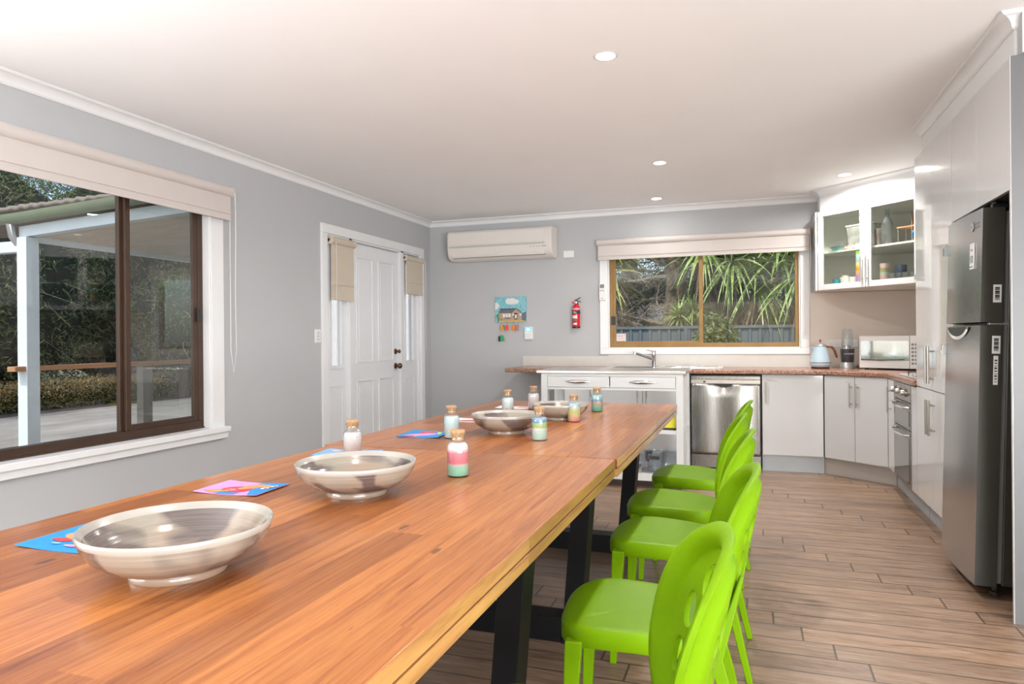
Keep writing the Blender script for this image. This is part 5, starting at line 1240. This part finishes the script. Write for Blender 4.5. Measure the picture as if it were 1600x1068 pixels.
def make_chair(label):
    t = thing('plastic_chair', label, 'chair', (0,0,0), 0, 'lime green plastic chairs along the tables')
    obj('seat', chair_seat(), M['green'], t, world=False, smooth=50)
    bk = obj('backrest', chair_back(), M['green'], t, world=False); pierce(bk)
    def leg(secs):
        bm = bm_(); loft(bm, secs); return obj('leg', bm, M['green'], t, world=False, bevel=.004)
    def rect(x, y, z, w, d): return [(x-w/2,y-d/2,z),(x+w/2,y-d/2,z),(x+w/2,y+d/2,z),(x-w/2,y+d/2,z)]
    for s in (-1,1):
        leg([rect(-.236,s*.186,0,.024,.022), rect(-.226,s*.182,.22,.034,.028), rect(-.214,s*.178,.415,.046,.034)])
        leg([rect(.240,s*.186,0,.022,.024), rect(.190,s*.176,.22,.030,.028), rect(.140,s*.165,.40,.036,.032), rect(.176,s*.150,.50,.020,.026), rect(.206,s*.140,.60,.010,.018)])
    bm = bm_(); box(bm, -.20, .13, -.150, -.142, .385, .43); box(bm, -.20, .13, .142, .150, .385, .43); box(bm, .115, .127, -.150, .150, .375, .425); obj('seat_frame', bm, M['green'], t, world=False)
    return t
c0 = make_chair('lime green chair nearest the camera, only its oval backrest visible')
spots = [(-.245,1.94,R(5),'second lime green chair from the camera, whole seat in view'),
         (-.255,2.705,R(0),'third lime green chair from camera, beside the second table\'s near end'),
         (-.285,3.255,R(2),'fourth lime green chair, one from the kitchen end'),
         (-.262,3.93,R(0),'farthest lime green chair, closest to the kitchen trolley')]
for (x,y,a_,lb) in spots:
    c = c0.copy(); C.objects.link(c); c['label'] = lb; c.location = (x,y,0); c.rotation_euler = (0,0,a_)
    for ch in list(c0.children):
        d = ch.copy(); C.objects.link(d); d.parent = c
c0.location = (-.296,1.248,0); c0.rotation_euler = (0,0,R(11))

# ------------------------------------------------------------------ ceiling lights
PW = 8.0
def downlight(x, y, label, power=PW):
    t = thing('downlight', label, 'ceiling light', (x,y,CZ), 0, 'round recessed downlights')
    bm = bm_(); lathe(bm, [(.046,-.003),(.058,-.001),(.060,-.0002),(.046,-.0002)], (0,0,0), 32); obj('trim_ring', bm, M['trim'], t, world=False, smooth=40)
    bm = bm_(); lathe(bm, [(0,-.0035),(.046,-.0035),(.046,-.0008),(0,-.0008)], (0,0,0), 32); obj('lamp_lens', bm, M['lens'], t, world=False)
    l = bpy.data.lights.new('downlight_lamp', 'AREA'); l.shape = 'DISK'; l.size = .09; l.energy = power; l.color = (1,.965,.925); l.spread = R(165)
    o = bpy.data.objects.new('downlight_lamp', l); C.objects.link(o); o.location = (x,y,CZ-.006)
M['lens'] = emis('lamp_lens', (1,.98,.95), 7.0)
for (x,y,lb,pw) in ((-.64,3.22,'downlight in the ceiling above the tables, nearest the camera',16),(-.65,5.335,'downlight in the middle of the ceiling before the sink window',18),
                 (-.85,6.70,'small downlight nearest the back wall above the sink',2.0),(.74,6.28,'downlight in front of the glass wall cabinet',20)):
    downlight(x, y, lb, pw)
for (x,y,lb) in ((-.64,1.1,'downlight above the near end of tables'),(-.64,-1.2,'downlight behind the camera'),(1.9,1.1,'downlight right of the camera'),(1.9,-1.6,'downlight at the rear right')):
    downlight(x, y, lb)

# ------------------------------------------------------------------ outside
GZ = -.14
bm = bm_(); box(bm, -13.3, LX-T-.001, -8, 20.0, GZ-.1, GZ)
o = obj('ground_concrete', bm, M['concrete']); o['kind'] = 'structure'
bm = bm_(); box(bm, -40, 40, -30, 60, GZ-.4, GZ-.12); o = obj('ground', bm, M['lawn']); o['kind'] = 'structure'
bm = bm_(); box(bm, -22, -12.6, -8, 26, GZ-.1, GZ+.01); o = obj('ground_bark', bm, M['soil']); o['kind'] = 'structure'
bm = bm_(); box(bm, -9.3, LX-T-.2, 10.6, 10.8, GZ, 2.7); o = obj('wall_backdrop', bm, mat('white_backdrop', (.80,.80,.79), .8, var=.02)); o['kind'] = 'structure'  # added sunlit white backdrop that makes the door sidelights look bright
# veranda
VX, VY = -6.2, 4.45
t = thing('veranda_roof', 'veranda roof with pale beams and olive gutter outside left window', 'veranda', (VX,VY,2.15))
bm = bm_(); loft(bm, [[(VX-.06,VY-.03,2.15),(VX-.06,VY+.05,2.15),(VX-.06,VY+.05,2.25),(VX-.06,VY-.03,2.25)],[(LX-T-.25,VY-.03,2.27),(LX-T-.25,VY+.05,2.27),(LX-T-.25,VY+.05,2.37),(LX-T-.25,VY-.03,2.37)]])
box(bm, VX-.06, VX+.03, VY+.05, 7.3, 2.12, 2.22)
box(bm, -9.2, VX-.06, VY-.03, VY+.05, 2.02, 2.12)
obj('beam', bm, M['verandawhite'], t, bevel=.004)
bm = bm_(); loft(bm, [[(VX+.03,VY+.05,2.165),(VX+.03,7.3,2.165),(VX+.03,7.3,2.18),(VX+.03,VY+.05,2.18)],[(LX-T-.01,VY+.05,2.29),(LX-T-.01,7.3,2.29),(LX-T-.01,7.3,2.305),(LX-T-.01,VY+.05,2.305)]])
for k in range(28):
    y = VY+.15+k*.16
    if y < 7.2: loft(bm, [[(VX+.03,y,2.160),(VX+.03,y+.012,2.160),(VX+.03,y+.012,2.166),(VX+.03,y,2.166)],[(LX-T-.02,y,2.284),(LX-T-.02,y+.012,2.284),(LX-T-.02,y+.012,2.291),(LX-T-.02,y,2.291)]])
obj('soffit_lining', bm, M['soffit'], t)
bm = bm_(); n = 10
def gut(x, z): return [(x, VY-.09-.055*math.cos(PI*k/n)*-1*-1 , z-.085*math.sin(PI*k/n)) for k in range(n+1)] + [(x,VY-.04,z+.005),(x,VY-.14,z+.005)][:0]
loft(bm, [gut(-9.5,2.30), gut(VX,2.345), gut(LX-T-.26,2.46)]); gt = obj('gutter', bm, M['gutter'], t, smooth=40)
bm = bm_(); tube(bm, [(VX-.10,VY-.08,2.27),(VX-.10,VY-.06,2.16),(VX-.10,VY+.01,2.08)], .035, 10); obj('downpipe', bm, M['silver'], t, smooth=40)
bm = bm_(); nr = 90; A_ = []
for k in range(nr+1):
    x = -9.5+(LX-T-.3+9.5)*k/nr; z = 2.35+.12*(k/nr)+.012*math.sin(k*PI*.9); A_.append((bm.verts.new((x,VY-.10,z)), bm.verts.new((x,VY+2.8,z+.40))))
for k in range(nr): bm.faces.new((A_[k][0],A_[k+1][0],A_[k+1][1],A_[k][1]))
o = obj('roof_sheet', bm, M['rooftile'], t, smooth=40); s = o.modifiers.new('s','SOLIDIFY'); s.thickness = .04
t = thing('veranda_post', 'square pale blue-grey post holding up the veranda corner', 'post', (VX,VY,GZ))
bm = bm_(); box(bm, VX-.06, VX+.06, VY-.05, VY+.07, GZ, 2.149); obj('post', bm, M['verandawhite'], t, bevel=.004)
t = thing('timber_rail', 'orange timber handrail on a grey post outside left window', 'handrail', (VX,5.6,GZ))
bm = bm_(); box(bm, VX-.05, VX+.05, 4.30, 7.2, .94, .985); obj('rail', bm, M['timber'], t, bevel=.004)
for y in (5.72,7.1):
    bm = bm_(); box(bm, VX-.045, VX+.045, y-.06, y+.06, GZ, .938); obj('post', bm, M['greypost'], t)

def leaves(n, cen, rad, ln, wd, rng, droop=.3, up=None, shell=.55):
    """n thin leaf quads scattered in an ellipsoid shell"""
    vs, fs = [], []
    for _ in range(n):
        while True:
            p = Vector((rng.uniform(-1,1), rng.uniform(-1,1), rng.uniform(-1,1)))
            if shell < p.length < 1: break
        lump = 1 + .22*noise.noise(p*2.3+Vector(cen)*.3)
        c = Vector((cen[0]+p.x*rad[0]*lump, cen[1]+p.y*rad[1]*lump, cen[2]+p.z*rad[2]*lump))
        d = Vector((rng.gauss(0,1), rng.gauss(0,1), rng.gauss(0,1)-droop)).normalized(); s = d.cross(Vector((rng.gauss(0,1),rng.gauss(0,1),rng.gauss(0,1)))).normalized()
        L = ln*rng.uniform(.5,1.3); w = wd*rng.uniform(.6,1.3); i = len(vs)
        vs += [c, c+d*L*.5+s*w, c+d*L+Vector((0,0,-L*.15)), c+d*L*.5-s*w]; fs.append((i,i+1,i+2,i+3))
    return vs, fs
def mesh_obj(name, vs, fs, m, parent=None):
    me = bpy.data.meshes.new(name); me.from_pydata([tuple(v) for v in vs], [], fs); me.materials.append(m)
    o = bpy.data.objects.new(name, me); C.objects.link(o)
    if parent is not None:
        me.transform(Matrix.Translation(-rootloc(parent))); o.parent = parent
    return o
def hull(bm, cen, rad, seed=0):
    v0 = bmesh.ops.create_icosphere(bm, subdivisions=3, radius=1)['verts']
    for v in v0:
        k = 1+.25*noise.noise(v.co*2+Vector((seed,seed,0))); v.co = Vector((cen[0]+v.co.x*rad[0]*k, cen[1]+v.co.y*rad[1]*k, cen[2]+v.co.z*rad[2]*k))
def bushy(label, cen, rad, n, ln, wd, m, seed, cat='tree', name='bushy_tree', trunk=True, twigs=0, group=None, hull_s=.80):
    rng = random.Random(seed)
    t = thing(name, label, cat, (cen[0],cen[1],GZ), 0, group)
    vs, fs = leaves(n, cen, rad, ln, wd, rng); mesh_obj('foliage', vs, fs, m, t)
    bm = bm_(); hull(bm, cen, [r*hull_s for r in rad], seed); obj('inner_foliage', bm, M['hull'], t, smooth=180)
    if trunk:
        bm = bm_(); tube(bm, [(cen[0],cen[1],GZ-.02),(cen[0]+.1,cen[1],cen[2]*.5),(cen[0],cen[1]+.1,cen[2])], [.16,.13,.08], 10); obj('trunk', bm, M['bark'], t, smooth=60)
    if twigs:
        bm = bm_()
        for _ in range(twigs):
            a_ = rng.uniform(0,2*PI); e = rng.uniform(-.6,.9); p = Vector((math.cos(a_)*math.cos(e), math.sin(a_)*math.cos(e), math.sin(e)))
            q0 = Vector((cen[0]+p.x*rad[0]*.65, cen[1]+p.y*rad[1]*.65, cen[2]+p.z*rad[2]*.65)); d = (p+Vector((rng.gauss(0,.5),rng.gauss(0,.5),rng.gauss(0,.5)))).normalized()
            L = rng.uniform(.5,1.3); q1 = q0+d*L*.5+Vector((0,0,.05)); q2 = q1+(d+Vector((rng.gauss(0,.5),rng.gauss(0,.5),-.3)))*L*.4
            tube(bm, [q0,q1,q2], [.012,.007,.003], 4)
        obj('twigs', bm, M['twig'], t)
    return t
# dark tree belt seen through the left window
belt = [(-15.6,1.6,2.6,2.6,2.6,3.4,'dark bushy tree beyond the hedge, far left of left window'),
        (-15.2,5.6,2.7,2.4,2.6,3.3,'dark bushy tree beyond the hedge, behind the veranda post'),
        (-15.5,9.6,2.6,2.6,2.7,3.3,'dark bushy tree beyond the hedge, in the middle of left window'),
        (-15.8,14.0,2.7,2.7,3.0,3.4,'dark bushy tree seen through the hazy sliding sash'),
        (-15.0,19.0,2.7,2.9,3.2,3.5,'dark bushy tree farthest along the hedge')]
for k, (x,y,z,a_,b_2,c_,lb) in enumerate(belt):
    bushy(lb, (x,y,z), (a_,b_2,c_), 30000, .17, .012, M['leafdark'], 20+k, twigs=260, group='dark trees behind the hedge')
bushy('paler olive leafy tree top above the veranda gutter', (-17.6,7.2,5.8), (3.0,5.0,3.4), 34000, .20, .014, M['leafmid'], 40, twigs=160)
bushy('low mid-green shrub with yellow flowers behind the timber rail', (-12.9,13.0,1.7), (.9,1.5,1.3), 9000, .10, .012, M['leafmid'], 41, cat='shrub', name='flowering_shrub', twigs=60)
bushy('tall olive leafy tree at the top left of left window', (-17.8,.8,5.6), (3.0,4.2,3.4), 26000, .20, .014, M['leafmid'], 42, twigs=120)
# clipped hedge
def hedge(label, x0, x1, y0, y1, h, seed):
    rng = random.Random(seed); t = thing('clipped_hedge', label, 'hedge', ((x0+x1)/2,(y0+y1)/2,GZ))
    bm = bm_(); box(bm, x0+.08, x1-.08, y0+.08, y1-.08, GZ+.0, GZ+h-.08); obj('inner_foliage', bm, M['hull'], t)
    for nm, m, f in (('foliage', M['hedge'], 0), ('orange_top', M['hedgetop'], 1)):
        vs, fs = [], []
        N_ = 14000 if f == 0 else 7000
        for _ in range(N_):
            if f == 0:
                side = rng.random(); y = rng.uniform(y0,y1); z = GZ+rng.uniform(0,h)
                x = x1+rng.gauss(0,.03) if side < .75 else x0
            else: y = rng.uniform(y0,y1); x = rng.uniform(x0,x1); z = GZ+h+rng.gauss(0,.03)
            if f == 1 and rng.random() < .65: x = x1+.03+rng.gauss(0,.02); z = GZ+h-abs(rng.gauss(0,.13))
            c = Vector((x,y,z)); d = Vector((rng.gauss(.5,1),rng.gauss(0,1),rng.gauss(.3,1))).normalized(); s_ = d.cross(Vector((rng.gauss(0,1),rng.gauss(0,1),1))).normalized(); L = .055; w = .014; i = len(vs)
            vs += [c,c+d*L*.5+s_*w,c+d*L,c+d*L*.5-s_*w]; fs.append((i,i+1,i+2,i+3))
        mesh_obj(nm, vs, fs, m, t)
    return t
hedge('low clipped hedge with orange top, left of the veranda post', -13.6, -12.75, 2.5, 7.6, .44, 51)
hedge('long clipped hedge with orange top beyond the driveway', -14.1, -13.1, 8.0, 19.5, .55, 52)

# ---- behind the kitchen window
FYW = 14.0
t = thing('steel_fence', 'blue-grey ribbed steel fence across the yard behind the sink window', 'fence', (-.5,FYW,GZ-.12))
GB = GZ-.12
bm = bm_(); x = -6.0; pts = []
while x < 5.0:
    pts += [(x,0),(x+.045,0),(x+.06,.028),(x+.105,.028),(x+.12,0)]; x += .19
A_ = [bm.verts.new((p[0],FYW-p[1],GB)) for p in pts]; B_ = [bm.verts.new((p[0],FYW-p[1],1.37)) for p in pts]
for k in range(len(pts)-1): bm.faces.new((A_[k],A_[k+1],B_[k+1],B_[k]))
o = obj('ribbed_sheet', bm, M['fence'], t); s = o.modifiers.new('s','SOLIDIFY'); s.thickness = .004
bm = bm_(); box(bm, -6, 5, FYW-.05, FYW+.02, 1.36, 1.415); obj('top_rail', bm, M['fence'], t)
for x in (-5.9,-3.55,-1.22,1.12,3.4):
    bm = bm_(); box(bm, x-.035, x+.035, FYW-.055, FYW+.02, GB, 1.38); obj('fence_post', bm, M['fence'], t)
t = thing('neighbour_house', 'low tan brick house with grey gutter seen over the fence', 'house', (-4.2,26,GB))
bm = bm_(); box(bm, -9.5, -1.2, 26, 30, GB, 1.80); obj('wall', bm, M['brick'], t)
bm = bm_(); box(bm, -9.9, -.9, 25.7, 25.85, 1.79, 1.92); obj('gutter', bm, M['acgrey'], t)
bm = bm_(); loft(bm, [[(-9.9,25.8,1.9),(-.9,25.8,1.9),(-.9,30.4,1.9),(-9.9,30.4,1.9)],[(-9.0,28.0,2.5),(-2,28.0,2.5),(-2,28.2,2.5),(-9.0,28.2,2.5)]]); obj('roof', bm, M['rooftile'], t)
for x in (-4.35,-3.0):
    t2 = None
t = thing('garden_tank', 'pale green water tank beside the neighbouring house', 'tank', (-4.45,24.2,GB))
bm = bm_(); lathe(bm, [(0,0),(.35,0),(.35,2.15),(.30,2.25),(0,2.28)], (-4.45,24.2,GB), 24); obj('tank_body', bm, mat('pale_green_tank',(.32,.45,.36),.6), t, smooth=40)

def strap_head(vs, fs, cen, n, L, w, rng, lo=-.9, hi=1.35, droop=1.0):
    for _ in range(n):
        a_ = rng.uniform(0,2*PI); e = rng.uniform(lo,hi); l = L*rng.uniform(.7,1.15); d = Vector((math.cos(a_)*math.cos(e), math.sin(a_)*math.cos(e), math.sin(e)))
        side = Vector((-math.sin(a_),math.cos(a_),0)) ; side = (side+d.cross(side)*rng.uniform(-.6,.6)).normalized(); p = Vector(cen); seg = 6; i0 = len(vs); dd = d.copy(); ww = w*rng.uniform(.8,1.2)
        for k in range(seg+1):
            u = k/seg; wk = ww*(.55+.45*math.sin(PI*min(1,u*1.2+.15)))*(1-u**3*.92)
            vs += [p-side*wk, p+side*wk]
            dd = (dd + Vector((0,0,-.16*droop*(.4+u)))).normalized(); p = p + dd*l/seg
        for k in range(seg): j = i0+2*k; fs.append((j,j+1,j+3,j+2))
def cordyline(label, base, heads, n, L, w, m, seed, dead=0, name='cordyline', group=None, rngt=.07):
    rng = random.Random(seed); t = thing(name, label, 'plant', base)
    if group: t['group'] = group
    bm = bm_()
    for h_ in heads:
        tube(bm, [(base[0],base[1],base[2]),((base[0]+h_[0])/2+rng.uniform(-.1,.1),(base[1]+h_[1])/2,(base[2]+h_[2])/2),h_], [rngt*1.3,rngt,rngt*.8], 8)
    obj('trunk', bm, M['bark'], t, smooth=60)
    vs, fs = [], []
    for h_ in heads: strap_head(vs, fs, h_, n, L, w, rng)
    mesh_obj('strap_leaves', vs, fs, m, t)
    if dead:
        vs, fs = [], []
        for h_ in heads: strap_head(vs, fs, (h_[0],h_[1],h_[2]-.25), dead, L*.9, w*.9, rng, -1.5, -.7)
        mesh_obj('dry_leaves', vs, fs, M['deadstrap'], t)
    return t
cordyline('large strap-leaved plant at the centre of the right pane', (-.30,15.0,GB), [(-.95,14.8,3.05),(-.35,14.7,2.75),(-.15,15.1,3.75),(-.75,15.0,3.9),(.1,14.8,2.35)], 125, 1.45, .034, M['strap'], 60, dead=22)
cordyline('big glossy strap-leaved plant at the right of sink window', (1.15,14.6,GB), [(.55,14.6,2.85),(1.15,14.4,3.45),(.95,14.35,2.45),(1.6,14.5,2.7),(.65,14.9,3.9)], 125, 1.45, .038, M['strap'], 61, dead=14)
cordyline('yellow-green strap-leaved plant at the left edge of sink window', (-2.15,10.2,GB), [(-2.02,10.0,2.50),(-2.25,10.3,2.9),(-2.12,10.1,2.1)], 85, 1.05, .026, M['strapyellow'], 62, dead=20)
bushy('small leafy shrub growing before the fence at the window centre', (-.62,13.2,1.0), (.40,.40,.62), 2600, .12, .018, M['leafmid'], 63, cat='shrub', name='leafy_shrub', trunk=False, hull_s=.5)
cordyline('small spiky bush leaning over the fence near window mullion', (-1.45,14.6,GB), [(-1.40,14.5,1.62),(-1.15,14.6,1.75)], 120, .50, .018, M['strap'], 64)
# pine with bare limbs behind
def pine(label, base, h, crown, n, seed, limbs=60, name='pine_tree', m=None):
    rng = random.Random(seed); t = thing(name, label, 'tree', base)
    bm = bm_(); tube(bm, [base,(base[0]+.2,base[1],base[2]+h*.5),(base[0],base[1],base[2]+h)], [.32,.24,.1], 10); obj('trunk', bm, M['bark'], t, smooth=60)
    bm = bm_(); vs, fs = [], []
    for k in range(limbs):
        z = base[2]+rng.uniform(.12,.95)*h; a_ = rng.uniform(0,2*PI); L = crown*rng.uniform(.5,1.0)
        p = Vector((base[0],base[1],z)); d = Vector((math.cos(a_),math.sin(a_),rng.uniform(-.1,.45))).normalized(); pts = [p]
        for j in range(6): d = (d+Vector((rng.gauss(0,.16),rng.gauss(0,.16),rng.gauss(0,.12)+.02))).normalized(); p = p+d*L/6; pts.append(p)
        tube(bm, pts, [.05,.04,.032,.025,.018,.011,.006], 5)
        for j in range(2,7):
            for _ in range(2):
                q0 = pts[j]; d2 = Vector((rng.gauss(0,1),rng.gauss(0,1),rng.gauss(.2,.5))).normalized(); q1 = q0+d2*.35; q2 = q1+(d2+Vector((rng.gauss(0,.4),rng.gauss(0,.4),rng.gauss(0,.4))))*.3
                tube(bm, [q0,q1,q2], [.010,.006,.003], 4, cap=False)
            if rng.random() < .75:
                cc = pts[j]+Vector((rng.gauss(0,.15),rng.gauss(0,.15),.12)); v2, f2 = leaves(n//limbs//4, cc, (.55,.55,.28), .16, .009, rng, 0, shell=0); o_ = len(vs); vs += v2; fs += [tuple(i+o_ for i in f) for f in f2]
    obj('branches', bm, M['twig'], t); mesh_obj('needles', vs, fs, m or M['leafpine'], t)
    return t
pine('dark pine with tangled bare branches behind the fence', (-3.6,20.5,GB), 7.5, 3.6, 46000, 70, 90)
pine('tall dark pine behind strap-leaved plants in right pane', (.4,22.0,GB), 9.0, 4.2, 52000, 71, 90)
pine('pine with pale bare limbs reaching across left pane', (-1.9,17.0,GB), 5.5, 2.4, 9000, 72, 60)
t = thing('tree_trunk', 'thick rough brown trunk beside the window mullion', 'tree', (-.95,16.2,GB))
bm = bm_(); tube(bm, [(-.95,16.2,GB),(-.80,16.2,1.8),(-.72,16.3,3.4),(-.5,16.4,5.5)], [.36,.30,.28,.22], 14); obj('trunk', bm, M['bark'], t, smooth=60)
bushy('broad dark evergreen filling the gap beyond the plants', (3.6,19.5,2.9), (3.2,2.0,3.6), 24000, .18, .014, M['leafdark'], 75, twigs=80)
bushy('dark evergreen far behind the left pane of sink window', (-8.2,24.5,2.4), (3.0,1.8,2.6), 18000, .2, .016, M['leafpine'], 76, twigs=80)
bushy('low dark evergreen mass behind the neighbouring house roof', (-4.2,33.0,2.2), (6.0,1.8,2.1), 22000, .3, .022, M['leafpine'], 77)

# ------------------------------------------------------------------ light
w = bpy.data.worlds.new('World'); scene.world = w; w.use_nodes = True; nt = w.node_tree
bg = nt.nodes['Background']; sky = nt.nodes.new('ShaderNodeTexSky'); sky.sky_type = 'NISHITA'; sky.sun_disc = False; sky.sun_elevation = R(48); sky.sun_rotation = R(195)
sky.dust_density = 1.5; sky.ozone_density = 1.0; sky.air_density = 1.0
nt.links.new(sky.outputs[0], bg.inputs[0]); bg.inputs[1].default_value = .24
sun = bpy.data.lights.new('sun', 'SUN'); sun.energy = 2.6; sun.angle = R(1.2); sun.color = (1,.96,.90)
so = bpy.data.objects.new('sun', sun); C.objects.link(so); sd = Vector((-.18,-.66,.88)).normalized(); so.rotation_euler = sd.to_track_quat('Z','Y').to_euler()
def arealight(name, loc, target, sx, sy, e, col=(1,1,1)):
    l = bpy.data.lights.new(name, 'AREA'); l.shape = 'RECTANGLE'; l.size = sx; l.size_y = sy; l.energy = e; l.color = col
    o = bpy.data.objects.new(name, l); C.objects.link(o); o.location = loc; o.rotation_euler = (Vector(loc)-Vector(target)).to_track_quat('Z','Y').to_euler(); return o
# added fill lamps standing in for daylight; right and left ones front solid wall
arealight('fill_lamp_rear', (2.7,-3.95,1.05), (1.6,1.5,5.0), 2.6, 1.9, 230, (.97,.985,1))
arealight('fill_lamp_right', (4.25,-.9,1.05), (.6,2.2,4.4), 4.6, 1.9, 400, (.95,.975,1))
arealight('fill_lamp_left', (LX+.05,-.45,1.35), (-1.5,-.45,3.6), 2.6, 1.4, 190, (.98,.99,1))

# ------------------------------------------------------------------ camera
f, cx, hy, h, roll = 1075.0, 800.0, 528.2, 1.2, .0085
th = math.atan(374/f)
cam = bpy.data.cameras.new('camera'); cam.sensor_width = 36; cam.lens = f*36/1600; cam.clip_start = .02; cam.clip_end = 200
co = bpy.data.objects.new('camera', cam); C.objects.link(co); co.location = (0,0,h)
co.rotation_euler = (Matrix.Rotation(th, 3, 'Z') @ Matrix.Rotation(PI/2, 3, 'X') @ Matrix.Rotation(-roll, 3, 'Z')).to_euler()
cam.shift_y = (hy-534)/1600
scene.camera = co
vs_ = scene.view_settings; vs_.view_transform = 'Standard'; vs_.look = 'None'; vs_.exposure = 0.42; vs_.gamma = 1.0; vs_.use_curve_mapping = False
